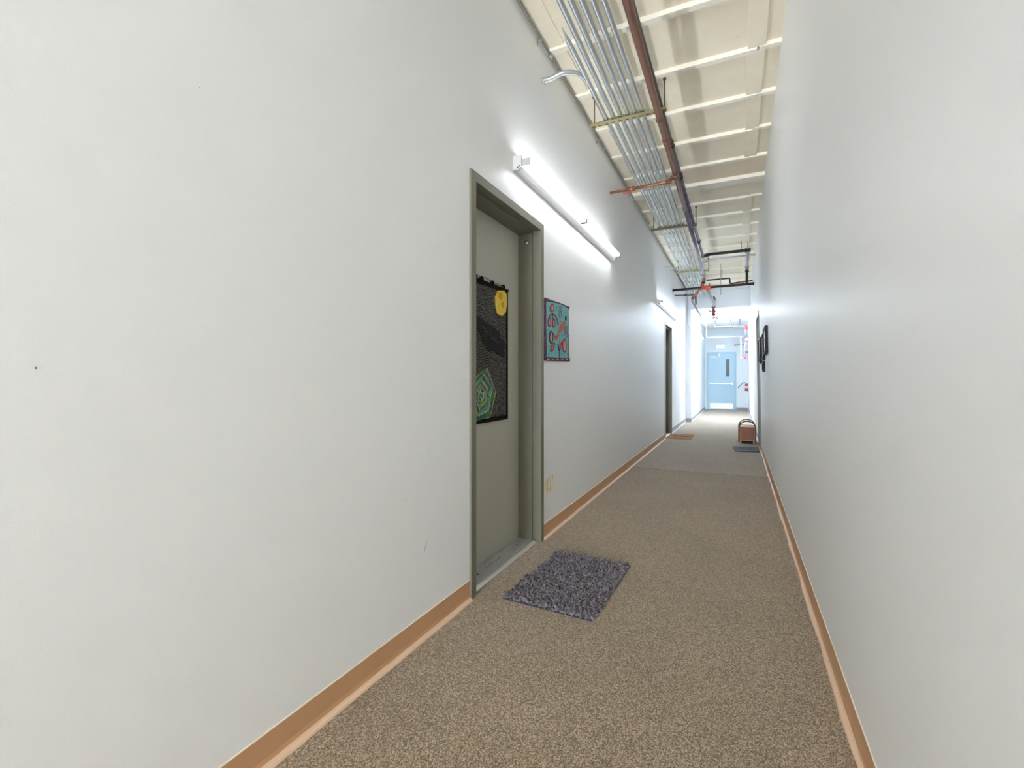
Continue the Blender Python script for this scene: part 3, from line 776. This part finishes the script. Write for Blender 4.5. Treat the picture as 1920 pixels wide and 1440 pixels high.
# thin stepped pipe on the right
t = thing('stepped_pipe', 'thin dark pipe stepping down towards the right wall before the header', 'pipe', (-0.2, 11.3, 3.3))
b = NB(); tube(b, fillet([(-0.62, 11.3, 3.318), (-0.165, 11.3, 3.321), (-0.16, 11.3, 3.20), (0.0, 11.3, 3.212), (RX(3.2) + 0.01, 11.3, 3.235)], 0.03), 0.015, 10); obj('run', b, 'black_iron', t)
b = NB(); ring_pipe(b, (0.06, 11.3, 3.217), (1, 0, 0), 0.02, 0.12, 0.004); obj('union', b, 'copper', t)
b = NB(); tube(b, [(-0.32, 11.3, 3.31), (-0.32, 11.3, ZD)], 0.006, 6); obj('rod', b, 'strut_dark', t)
b = NB(); tube(b, [(-0.32, 10.6, 2.86), (-0.32, 10.6, 3.3), (-0.32, 10.6, 3.31), (-0.32, 10.6, ZD)], [0.006, 0.006, 0.004, 0.004], 6)
tag(obj('hanger_rod', b, 'pale_pipe', origin=(-0.32, 10.6, 2.86)), 'thin hanger rod dropping past the black cross pipe', 'rod')
# thin white cable down the return corner
b = NB(); tube(b, fillet([(-1.20, YH - 0.02, 3.44), (-1.205, YH - 0.02, 2.75), (-1.20, YH - 0.02, 2.55), (-1.12, YH - 0.02, 2.42), (-1.10, YH - 0.02, 2.36)], 0.08), 0.006, 8)
tag(obj('cable', b, 'socket_grey', origin=(-1.2, YH - 0.02, 2.4)), 'thin grey cable hanging down the wall return', 'cable')
b = NB(); tube(b, [(LF + 0.012, YH + 0.2, 2.66), (LF + 0.012, YE, 2.66)], 0.012, 8)
tag(obj('conduit', b, 'white_cable', origin=(LF, 16, 2.66)), 'white conduit high along the far left wall', 'conduit')

# far riser assembly
t = thing('riser', 'grey sprinkler riser with pale red valves right of the exit door', 'pipe', (0.18, 16, 1.7))
b = NB(); tube(b, fillet([(-0.66, 16, ZC2), (-0.66, 16, 2.755), (0.16, 16, 2.745), (0.20, 16, 2.70), (0.205, 16, 2.40)], 0.05), 0.03, 12); obj('run', b, 'pale_pipe', t)
for x in (-0.207, 0.045):
    b = NB(); tube(b, [(x, 16, 2.75), (x, 16, ZC2)], 0.018, 10); obj('stub', b, 'pale_pipe', t)
    b = NB(); ring_pipe(b, (x, 16, 2.752), (1, 0, 0), 0.035, 0.10, 0.006); obj('tee', b, 'pale_pipe', t)
b = NB(); lathe(b, [(0.03, 0), (0.05, 0.01), (0.05, 0.06), (0.034, 0.07), (0.05, 0.10), (0.05, 0.15), (0.03, 0.16)], (0.19, 16, 2.78), (0.25, 0, -1), 14); obj('elbow_valve', b, 'red_paint', t)
b = NB(); lathe(b, [(0.02, 0), (0.062, 0.005), (0.062, 0.05), (0.02, 0.055)], (0.235, 15.98, 2.33), (0, -1, 0), 18); obj('gauge', b, 'red_paint', t)
b = NB(); lathe(b, [(0.045, 0), (0.045, 0.004)], (0.235, 15.925, 2.33), (0, -1, 0), 18); obj('gauge_face', b, 'white_plastic', t)
b = NB(); tube(b, fillet([(0.205, 16, 2.42), (0.21, 16, 2.25), (0.18, 16, 2.12), (0.18, 16, 1.78)], 0.04), 0.024, 10); obj('drop', b, 'pale_pipe', t)
b = NB(); tube(b, fillet([(0.06, 16, 2.40), (0.08, 16, 2.38), (0.085, 16, 1.76), (0.18, 16, 1.76)], 0.04), 0.026, 10); obj('drop', b, 'pale_pipe', t)
b = NB(); tube(b, fillet([(0.25, 16, 2.30), (0.26, 16, 2.18), (0.19, 16, 2.05)], 0.03), 0.014, 8); obj('arm', b, 'pale_pipe', t)
b = NB(); tube(b, [(-0.09, 16, 2.16), (0.19, 16, 2.17)], 0.012, 8); lathe(b, [(0.03, 0), (0.03, 0.02)], (-0.10, 16, 2.16), (1, 0, 0), 10); tube(b, [(0.15, 16, 1.94), (0.28, 16, 1.945)], 0.012, 8); obj('test_line', b, 'rubber', t)
b = NB(); lathe(b, [(0.03, 0), (0.045, 0.01), (0.045, 0.07), (0.03, 0.08), (0.03, 0.10)], (0.18, 16, 1.84), (0, 0, -1), 12); obj('end_valve', b, 'red_paint', t)

# ------------------------------------------------------------------ HANGING ON THE DOOR
XD = L - 0.156                              # face of door leaf
QX = XD + 0.004
t = thing('wall_hanging', 'dark quilted hanging with a yellow moon and green hexagon on the near door', 'wall hanging', (XD, 2.58, 0.87))
QY0, QY1, QZ0, QZ1 = 2.318, 2.826, 0.872, 1.715
def slab(poly, x0, x1):                     # poly in (Y, z)
    b = NB(); return prism(b, poly, x0, x1, lambda u, v, a: (a, u, v))
def P(px, py): return on_x(px, py, QX + 0.004)
# cloth with a soft wave
b = NB()
nx, nz = 12, 20
g = [[b.verts.new((QX + 0.004 + 0.0025 * math.sin(j * 1.1) * (1 - i / nz), QY0 + (QY1 - QY0) * j / nx, QZ0 + (QZ1 - QZ0) * i / nz)) for j in range(nx + 1)] for i in range(nz + 1)]
for i in range(nz):
    for j in range(nx): b.faces.new([g[i][j], g[i][j + 1], g[i + 1][j + 1], g[i + 1][j]]).smooth = True
r = bmesh.ops.extrude_face_region(b, geom=list(b.faces))
for v in [q for q in r['geom'] if isinstance(q, bmesh.types.BMVert)]: v.co.x -= 0.005
cl = obj('cloth', b, 'cloth_charcoal', t)
for nm, (y0, y1, z0, z1) in (('border', (QY0 - 0.004, QY1 + 0.004, QZ0 - 0.006, QZ0 + 0.022)), ('border', (QY1 - 0.010, QY1 + 0.006, QZ0, QZ1)), ('border', (QY0 - 0.006, QY0 + 0.010, QZ0, QZ1)), ('border', (QY0, QY1, QZ1 - 0.012, QZ1 + 0.004))):
    obj(nm, bbox(QX - 0.002, QX + 0.0105, y0, y1, z0, z1, 0.002, 1), 'cloth_black', t)
b = NB(); tube(b, [(QX + 0.006, QY0 - 0.01, QZ1 + 0.008), (QX + 0.006, QY1 + 0.012, QZ1 + 0.008)], 0.008, 10); obj('rod', b, 'cloth_black', t)
for yy in (2.40, 2.475, 2.61, 2.765):
    b = NB()
    tube(b, [(QX + 0.006 + 0.010 * math.cos(a), yy, QZ1 + 0.014 + 0.016 * math.sin(a)) for a in [PI * k / 6 for k in range(-1, 8)]], 0.007, 8)
    obj('loop', b, 'cloth_black', t)
b = NB(); tube(b, [(QX + 0.006, y, z) for y, z in ((QY0, 1.755), (2.40, 1.752), (2.475, 1.742), (2.53, 1.752), (2.56, 1.750), (2.61, 1.738), (2.68, 1.741), (2.765, 1.738))], 0.0025, 6); obj('cord', b, 'bentwood', t)
# moon
mo = [P(x, y) for x, y in ((927, 557), (932, 545), (943, 545), (948, 551), (949, 567), (947, 585), (940, 593), (931, 588), (928, 575))]
m_ = obj('moon', slab(mo, QX + 0.003, QX + 0.011), 'cloth_yellow', cl)
my = sum(p[0] for p in mo) / len(mo); mz = sum(p[1] for p in mo) / len(mo)
for k, (dy, dz, s) in enumerate(((-0.012, 0.04, 0.028), (0.018, -0.012, 0.024), (-0.02, -0.03, 0.02), (0.02, 0.03, 0.016))):
    pl = [(my + dy + s * math.cos(a) * (1 if k % 2 else 1.2), mz + dz + s * math.sin(a)) for a in [k * 0.7 + q * 2 * PI / 5 for q in range(5)]]
    obj('moon_patch', slab(pl, QX + 0.009, QX + 0.0125), 'cloth_gold' if k < 2 else 'cloth_yellow', cl)
# hill, raven
def zc(pts): return [P(870 + x / 4.65, 500 + y / 4.65) for x, y in pts]
obj('hill', slab([(QY0 + 0.011, 1.41)] + zc([(85, 535), (120, 565), (150, 625), (185, 690), (212, 770), (212, 850), (130, 890), (85, 905)]) + [(QY0 + 0.011, 1.18)], QX + 0.003, QX + 0.0105), 'cloth_hill', cl)
rv = [(80, 440), (105, 428), (128, 440), (160, 462), (205, 498), (245, 520), (275, 548), (300, 575), (312, 602), (305, 612), (335, 645), (362, 655), (366, 668), (330, 668), (352, 700), (356, 716), (330, 712), (345, 745), (348, 790), (318, 776), (290, 762), (268, 740), (245, 735), (215, 742), (195, 722), (172, 690), (152, 648), (132, 600), (118, 560), (98, 535), (85, 500)]
obj('raven', slab(zc(rv), QX + 0.003, QX + 0.0125), 'cloth_raven', cl, label='black bird applique')
for k in range(9):
    f = k / 8
    a = zc([(140 + f * 80, 520 + f * 110), (205 + f * 110, 545 + f * 130)])
    b = NB(); tube(b, [(QX + 0.0125, a[0][0], a[0][1]), (QX + 0.0125, (a[0][0] + a[1][0]) / 2, (a[0][1] + a[1][1]) / 2 - 0.004), (QX + 0.0125, a[1][0], a[1][1])], 0.0022, 5)
    obj('feather_seam', b, 'cloth_charcoal', cl)
# spiral hexagon patchwork
HC = (P(899, 742)); HCy, HCz = HC
hexo = [P(912, 689), P(929, 734.5), P(917, 785), P(889, 793)]
hexo = [(p[0] - HCy, p[1] - HCz) for p in hexo]
hexo = [hexo[0], hexo[1], hexo[2], hexo[3], (-0.118, -0.02), (-0.09, 0.095)]
cols = ['cloth_lime', 'cloth_green', 'cloth_pale', 'cloth_teal_green', 'cloth_navy', 'cloth_lime', 'cloth_green', 'cloth_pale', 'cloth_navy']
sc = [1.0, 0.94, 0.74, 0.68, 0.52, 0.44, 0.30, 0.24, 0.12]
hx = obj('hexagon', slab([(HCy + u, HCz + v) for u, v in hexo], QX + 0.003, QX + 0.0105), 'cloth_lime', cl, label='spiral of green and blue fabric strips')
for k in range(1, 9):
    s0, s1 = sc[k], (sc[k + 1] if k < 8 else 0.0)
    for e in range(6):
        rot = 0.07 * k
        def R(p, s):
            return (HCy + s * (p[0] * math.cos(rot) - p[1] * math.sin(rot)), HCz + s * (p[0] * math.sin(rot) + p[1] * math.cos(rot)))
        p, q = hexo[e], hexo[(e + 1) % 6]
        pl = [R(p, s0), R(q, s0)] + ([R(q, s1), R(p, s1)] if s1 > 0 else [(HCy, HCz)])
        pl = [(max(u, QY0 + 0.012), max(v, QZ0 + 0.005)) for u, v in pl]
        cm = cols[k] if e in (1, 2, 5) else cols[(k + 3) % 9] if e in (0, 3) else ('cloth_navy' if k == 1 else cols[(k + 1) % 9])
        obj('strip', slab(pl, QX + 0.009, QX + 0.0108 + 0.0004 * k), cm, cl)

# ------------------------------------------------------------------ TEAL ART QUILT ON THE WALL
t = thing('art_quilt', 'small teal stitched art quilt with a maroon edge on the wall right of the door', 'artwork', (L, 3.42, 1.268))
AX = L + 0.012
def A(zx, zy): return on_x(1010 + zx / 9.0, 540 + zy / 9.0, AX + 0.004)
ol = [A(103, 172), A(130, 165), A(230, 205), A(380, 255), A(535, 320), A(512, 370), A(515, 700), A(520, 1100), A(537, 1240), A(330, 1235), A(180, 1230), A(118, 1222), A(105, 700)]
base = obj('backing', slab(ol, L + 0.001, AX), 'art_border', t)
inn = [A(140, 230), A(300, 255), A(400, 285), A(500, 345), A(498, 700), A(505, 1180), A(330, 1178), A(150, 1165), A(142, 700)]
body = obj('panel', slab(inn, AX - 0.002, AX + 0.003), 'art_teal', t)
def loop_of(cx_, cy_, rx, ry, rot=0.0, n=14, a0=0.0, a1=2 * PI):
    out = []
    for k in range(n + 1):
        a = a0 + (a1 - a0) * k / n
        u, v = rx * math.cos(a), ry * math.sin(a)
        out.append((cx_ + u * math.cos(rot) - v * math.sin(rot), cy_ + u * math.sin(rot) + v * math.cos(rot)))
    return out
def line(pts, r, m, nm='stitching'):
    b = NB(); tube(b, [(AX + 0.003,) + A(*p) for p in pts], r, 6); return obj(nm, b, m, body)
def patch(pts, m, nm='applique', h=0.005):
    return obj(nm, slab([A(*p) for p in pts], AX + 0.001, AX + h), m, body)
patch(loop_of(228, 340, 22, 62)[:-1], 'art_pink'); line(loop_of(228, 340, 24, 64), 0.0045, 'art_maroon')
for k in range(5): line([(185, 300 + k * 22), (202, 305 + k * 20)], 0.002, 'art_dark')
line([(158, 640), (156, 540), (180, 470), (235, 432), (290, 475), (318, 560), (325, 640)], 0.0055, 'art_maroon')
for cx_, cy_ in ((178, 575), (254, 590)):
    patch(loop_of(cx_, cy_, 18, 68)[:-1], 'art_pink'); line(loop_of(cx_, cy_, 20, 72), 0.0055, 'art_maroon')
line([(238, 440), (236, 650)], 0.003, 'art_dark')
patch(loop_of(362, 410, 30, 122)[:-1], 'art_slate'); line([(362, 530), (376, 570), (380, 640)], 0.004, 'art_slate')
patch([(440, 560), (455, 600), (420, 640), (405, 700), (375, 745), (335, 755), (340, 660), (365, 615), (400, 600), (415, 565)], 'art_orange', h=0.006)
patch([(330, 780), (325, 850), (290, 880), (265, 850), (285, 810)], 'art_orange', h=0.006)
line([(340, 740), (320, 790), (285, 830), (262, 800), (240, 760)], 0.005, 'art_red')
patch(loop_of(208, 830, 24, 90)[:-1], 'art_pink'); line(loop_of(208, 830, 28, 96), 0.006, 'art_dark')
line(loop_of(215, 815, 24, 76, a0=-PI, a1=0.3), 0.004, 'art_red')
patch(loop_of(235, 1000, 26, 78, 0.35)[:-1], 'art_orange'); line(loop_of(235, 1000, 28, 82, 0.35), 0.003, 'art_dark')
line([(348, 1185), (347, 1060), (338, 1000), (318, 945)], 0.0045, 'art_dark'); line([(347, 1010), (346, 860), (350, 780)], 0.0035, 'art_slate')
line([(320, 1010), (345, 1060), (375, 1020)], 0.003, 'art_dark')
patch(loop_of(432, 975, 26, 100)[:-1], 'art_pink'); line(loop_of(432, 975, 30, 106), 0.0055, 'art_maroon')
line([(400, 905), (380, 950), (365, 1030), (350, 990), (372, 930), (420, 880)], 0.0055, 'art_red')
patch([(450, 620), (505, 660), (503, 780), (470, 850), (440, 800), (425, 720), (415, 680)], 'art_slate', h=0.0055)
for k in range(5): line([(425 + k * 14, 650 + k * 18), (450 + k * 12, 720 + k * 22)], 0.002, 'art_dark')
patch(loop_of(457, 512, 14, 42)[:-1], 'art_dark')
for x, y in ((290, 375), (425, 465), (168, 718), (175, 985), (295, 1085), (390, 1110), (490, 1110), (400, 800), (460, 405), (445, 860), (165, 1110), (310, 330), (345, 590)):
    patch(loop_of(x, y, 7, 9, n=6)[:-1], 'art_dark', 'dot', 0.0045)
random.seed(3)
for k in range(16):   # rough stitched edge
    u = 120 + k * 26
    line([(u, 1198 + random.uniform(-6, 6)), (u + 14, 1212 + random.uniform(-8, 8))], 0.004, 'art_pink' if k % 3 else 'art_dark')

# painted number 407
t = thing('room_number', 'thin yellow number 407 painted low on the wall beside the door', 'number', (L, 3.21, 0.32))
def stroke(name, pts):
    b = NB(); tube(b, [(L + 0.0005, y, z) for y, z in pts], 0.0026, 6); obj(name, b, 'number_yellow', t)
y0 = 3.140
stroke('digit', [(y0 + 0.044, 0.302), (y0 + 0.047, 0.412), (y0 + 0.041, 0.416), (y0, 0.344), (y0, 0.338), (y0 + 0.060, 0.338)])
oc = (y0 + 0.088, 0.362)
stroke('digit', [(oc[0] + 0.019 * math.cos(a), oc[1] + 0.053 * math.sin(a)) for a in [2 * PI * k / 16 for k in range(17)]])
stroke('digit', [(y0 + 0.117, 0.412), (y0 + 0.158, 0.416), (y0 + 0.141, 0.365), (y0 + 0.132, 0.310)])

# ------------------------------------------------------------------ FLOOR MATS AND CRATE
# shag mat: backing plus thousands of chenille strands
t = thing('shag_mat', 'shaggy grey-purple bath mat on the carpet before the near door', 'mat', (-0.85, 2.53, 0))
MC = [(-1.098, 2.175), (-0.612, 2.145), (-0.592, 2.880), (-1.062, 2.915)]     # near-left, near-right, far-right, far-left
def mat_pt(u, v):
    x = (MC[0][0] * (1 - u) + MC[1][0] * u) * (1 - v) + (MC[3][0] * (1 - u) + MC[2][0] * u) * v
    y = (MC[0][1] * (1 - u) + MC[1][1] * u) * (1 - v) + (MC[3][1] * (1 - u) + MC[2][1] * u) * v
    return x, y
b = NB()
hexa(b, [mat_pt(u, v) + (z,) for z in (0.0005, 0.006) for u, v in ((0, 0), (1, 0), (1, 1), (0, 1))])
obj('backing', b, 'mat_backing', t)
random.seed(11)
vv, ff, tone = [], [], []
NU, NV = 50, 78
for i in range(NU):
    for j in range(NV):
        u = (i + random.uniform(0.1, 0.9)) / NU; v = (j + random.uniform(0.1, 0.9)) / NV
        x, y = mat_pt(u, v)
        a = random.uniform(0, 2 * PI); ln = random.uniform(0.016, 0.028); lean = random.uniform(0.5, 1.15)
        dx, dy, dz = math.cos(a) * math.sin(lean), math.sin(a) * math.sin(lean), math.cos(lean)
        px_, py_ = -math.sin(a), math.cos(a)
        r = random.uniform(0.0040, 0.0056)
        k0 = len(vv)
        tn = min(1, max(0, random.gauss(0.45, 0.28)))
        for s, h in ((1.0, 0.0), (1.15, 0.55), (0.45, 1.0)):
            cxp = x + dx * ln * h; cyp = y + dy * ln * h; czp = 0.005 + dz * ln * h - (0.003 * h * h)
            for q in range(4):
                aa = q * PI / 2 + 0.6
                vx, vz = math.cos(aa) * r * s, math.sin(aa) * r * s
                vv.append((cxp + px_ * vx - dx * dz * vz, cyp + py_ * vx - dy * dz * vz, max(0.001, czp + vz * math.sin(lean) + 0.001)))
                tone.append(tn * (0.75 + 0.25 * h))  # roots darker: shade between the tufts put into the tone
        for l in range(2):
            for q in range(4):
                ff.append((k0 + l * 4 + q, k0 + l * 4 + (q + 1) % 4, k0 + l * 4 + 4 + (q + 1) % 4, k0 + l * 4 + 4 + q))
        ff.append((k0 + 8, k0 + 9, k0 + 10, k0 + 11))
me = bpy.data.meshes.new('pile')
me.from_pydata([(x + 0.85, y - 2.53, z) for x, y, z in vv], [], ff); me.update()
at = me.attributes.new('tone', 'FLOAT', 'POINT'); at.data.foreach_set('value', tone)
me.polygons.foreach_set('use_smooth', [True] * len(me.polygons))
me.materials.append(MATS['shag'])
o = bpy.data.objects.new('pile', me); C.objects.link(o); o.parent = t; o['kind'] = 'stuff'
# binding along the right edge of the mat
b = NB(); tube(b, [mat_pt(1.0, k / 12) + (0.006,) for k in range(13)], 0.005, 6); obj('binding', b, 'mat_slate', t)

# coir mat at the second door
t = thing('coir_mat', 'tan coir doormat lying before the second door', 'mat', (-1.0, 9.7, 0))
obj('pad', bbox(-1.228, -0.79, 9.33, 10.13, 0.0005, 0.016, 0.004, 1), 'coir', t)
for k in range(7):
    xx = -1.15 + k * 0.05
    b = NB(); tube(b, [(xx + 0.02 * math.cos(a + k), 9.70 + (0.14 if k % 2 else 0.10) * math.sin(a), 0.0165) for a in [PI * q / 6 * (1.4 if k % 2 else 1.0) for q in range(8)]], 0.009, 5, flat=0.25)
    obj('motif', b, 'coir_print', t)
# slate mat at the right wall
t = thing('slate_mat', 'blue-grey doormat by the right wall in front of the basket', 'mat', (0.11, 8.45, 0))
b = NB(); hexa(b, [(x, y, z) for z in (0.0005, 0.012) for x, y in ((-0.048, 8.13), (0.298, 8.18), (0.300, 8.74), (-0.085, 8.66))])
obj('pad', bevel(b, 0.003, 1), 'mat_slate', t)
b = NB(); tube(b, [(-0.048, 8.128, 0.008), (0.298, 8.178, 0.008)], 0.008, 6); obj('binding', b, 'mat_slate_edge', t)
for k in range(5):
    b = NB(); tube(b, [(0.04 + k * 0.04 + 0.022 * math.cos(a), 8.43 + 0.12 * math.sin(a + k), 0.0122) for a in [PI * q / 5 for q in range(8)]], 0.006, 5, flat=0.25)
    obj('motif', b, 'mat_slate_edge', t)

# carrier box with two hoops
t = thing('carrier_box', 'brown wooden carrier box with two bentwood hoop handles by the right wall', 'basket', (0.14, 9.32, 0))
x0, x1, ya, yb_ = 0.022, 0.262, 9.15, 9.55
b = NB()
for pz in ((x0, x1, ya, ya + 0.012), (x0, x1, yb_ - 0.012, yb_), (x0, x0 + 0.012, ya + 0.012, yb_ - 0.012), (x1 - 0.012, x1, ya + 0.012, yb_ - 0.012)):
    box(b, pz[0], pz[1], pz[2], pz[3], 0.06, 0.298)
box(b, x0 + 0.012, x1 - 0.012, ya + 0.012, yb_ - 0.012, 0.06, 0.075)
obj('body', b, 'crate_wood', t)
b = bbox(x0 + 0.004, x1 - 0.004, ya + 0.02, yb_ - 0.02, 0.270, 0.290, 0.004); obj('lid', b, 'crate_edge', t)
boxes('trim', [(x0 - 0.004, x1 + 0.004, ya - 0.006, ya, z, z + 0.014) for z in (0.055, 0.288)] + [(x, x + 0.014, ya - 0.006, ya, 0.069, 0.288) for x in (x0 - 0.003, x1 - 0.011)], 'crate_edge', t)
b = NB(); box(b, x0 + 0.012, x1 - 0.012, ya + 0.02, yb_ - 0.02, 0.0, 0.06); obj('base', b, 'dark_hole', t)
for yy in (ya - 0.014, yb_ + 0.014):
    b = NB(); cxm = (x0 + x1) / 2; hw = (x1 - x0) / 2 + 0.010
    pts = [(cxm - hw, yy, 0.03), (cxm - hw, yy, 0.26)] + [(cxm - hw * math.cos(a), yy, 0.275 + 0.122 * math.sin(a)) for a in [PI * k / 12 for k in range(13)]] + [(cxm + hw, yy, 0.26), (cxm + hw, yy, 0.03)]
    tube(b, pts, 0.011, 8); obj('hoop', b, 'bentwood', t)
for xx in (x0 + 0.01, x1 - 0.03):
    boxes('foot', [(xx, xx + 0.02, ya, ya + 0.02, 0.0, 0.06), (xx, xx + 0.02, yb_ - 0.02, yb_, 0.0, 0.06)], 'crate_edge', t)

# ------------------------------------------------------------------ PICTURES ON THE RIGHT WALL
def picture(y0, y1, z0, z1, d, label, m='picture_black'):
    xw = RX((z0 + z1) / 2) - 0.001
    lean = [RX(z0) - 0.002, RX(z1) - 0.002]
    t = thing('picture_frame', label, 'picture', (xw, (y0 + y1) / 2, z0), 'pictures on the right wall')
    fw = 0.03
    def bar(a0, a1, c0, c1):
        b = NB(); hexa(b, [(RX(c0) - d, a0, c0), (RX(c0) - 0.001, a0, c0), (RX(c0) - 0.001, a1, c0), (RX(c0) - d, a1, c0), (RX(c1) - d, a0, c1), (RX(c1) - 0.001, a0, c1), (RX(c1) - 0.001, a1, c1), (RX(c1) - d, a1, c1)])
        return b
    for q in ((y0, y0 + fw, z0, z1), (y1 - fw, y1, z0, z1), (y0 + fw, y1 - fw, z0, z0 + fw), (y0 + fw, y1 - fw, z1 - fw, z1)):
        obj('rail', bar(*q), m, t)
    b = NB(); c0, c1 = z0 + fw, z1 - fw
    dd = d * 0.6
    hexa(b, [(RX(c0) - dd, y0 + fw, c0), (RX(c0) - 0.002, y0 + fw, c0), (RX(c0) - 0.002, y1 - fw, c0), (RX(c0) - dd, y1 - fw, c0), (RX(c1) - dd, y0 + fw, c1), (RX(c1) - 0.002, y0 + fw, c1), (RX(c1) - 0.002, y1 - fw, c1), (RX(c1) - dd, y1 - fw, c1)])
    obj('print', b, 'picture_paper', t)
picture(6.12, 6.66, 1.43, 1.745, 0.030, 'black picture frame nearest the camera on the right wall')
picture(6.74, 7.18, 1.375, 1.70, 0.032, 'second black picture frame from the camera, upper one of a pair')
picture(6.82, 7.14, 1.225, 1.36, 0.026, 'small black frame below the second picture on the right wall')
picture(7.62, 8.12, 1.36, 1.73, 0.030, 'black picture frame beside the door frame on the right wall')

# ------------------------------------------------------------------ END WALL
t = thing('exit_sign', 'small glowing green EXIT sign above the blue door', 'sign', (-0.585, YE, 2.2))
obj('housing', bbox(-0.74, -0.43, YE - 0.05, YE, 2.205, 2.405, 0.01, 2), 'exit_body', t)
def text_mesh(s, size, m, parent, name, mtx, ext=0.002):
    cu = bpy.data.curves.new(name, 'FONT'); cu.body = s; cu.size = size; cu.extrude = ext; cu.align_x = 'CENTER'; cu.align_y = 'CENTER'
    tmp = bpy.data.objects.new('tmp', cu); C.objects.link(tmp)
    dg = bpy.context.evaluated_depsgraph_get()
    me = bpy.data.meshes.new_from_object(tmp.evaluated_get(dg))
    bpy.data.objects.remove(tmp); bpy.data.curves.remove(cu)
    me.transform(Matrix.Translation(-ORG[parent.name]) @ mtx)
    me.materials.clear(); me.materials.append(MATS[m])
    o = bpy.data.objects.new(name, me); C.objects.link(o); o.parent = parent
    return o
text_mesh('EXIT', 0.13, 'exit_green', t, 'lettering', Matrix.Translation((-0.585, YE - 0.0515, 2.305)) @ Matrix.Rotation(PI / 2, 4, 'X'))
# fire extinguisher
t = thing('fire_extinguisher', 'small red fire extinguisher with a black hose on the end wall', 'extinguisher', (0.27, YE - 0.07, 0.72))
b = NB(); lathe(b, [(0.045, 0), (0.052, 0.008), (0.052, 0.20), (0.045, 0.235), (0.022, 0.255), (0.018, 0.27)], (0.27, YE - 0.07, 0.70), (0, 0, 1), 18); obj('cylinder', b, 'red_paint', t)
b = NB(); lathe(b, [(0.0525, 0), (0.0528, 0.001), (0.0528, 0.07), (0.0525, 0.071)], (0.27, YE - 0.07, 0.80), (0, 0, 1), 18); obj('sticker', b, 'white_plastic', t)
b = bbox(0.245, 0.30, YE - 0.085, YE - 0.055, 0.97, 1.01, 0.006); box(b, 0.25, 0.36, YE - 0.08, YE - 0.06, 1.03, 1.042); box(b, 0.25, 0.35, YE - 0.08, YE - 0.06, 1.005, 1.015); obj('valve', b, 'steel', t)
b = NB(); tube(b, fillet([(0.25, YE - 0.08, 0.99), (0.17, YE - 0.09, 1.0), (0.10, YE - 0.10, 0.93), (0.03, YE - 0.10, 0.85)], 0.06), 0.010, 8); lathe(b, [(0.010, 0), (0.02, 0.06)], (0.035, YE - 0.10, 0.855), (-0.7, 0, -0.8), 10); obj('hose', b, 'rubber', t)
b = NB(); box(b, 0.24, 0.30, YE - 0.02, YE, 0.78, 0.98); obj('bracket', b, 'steel', t)
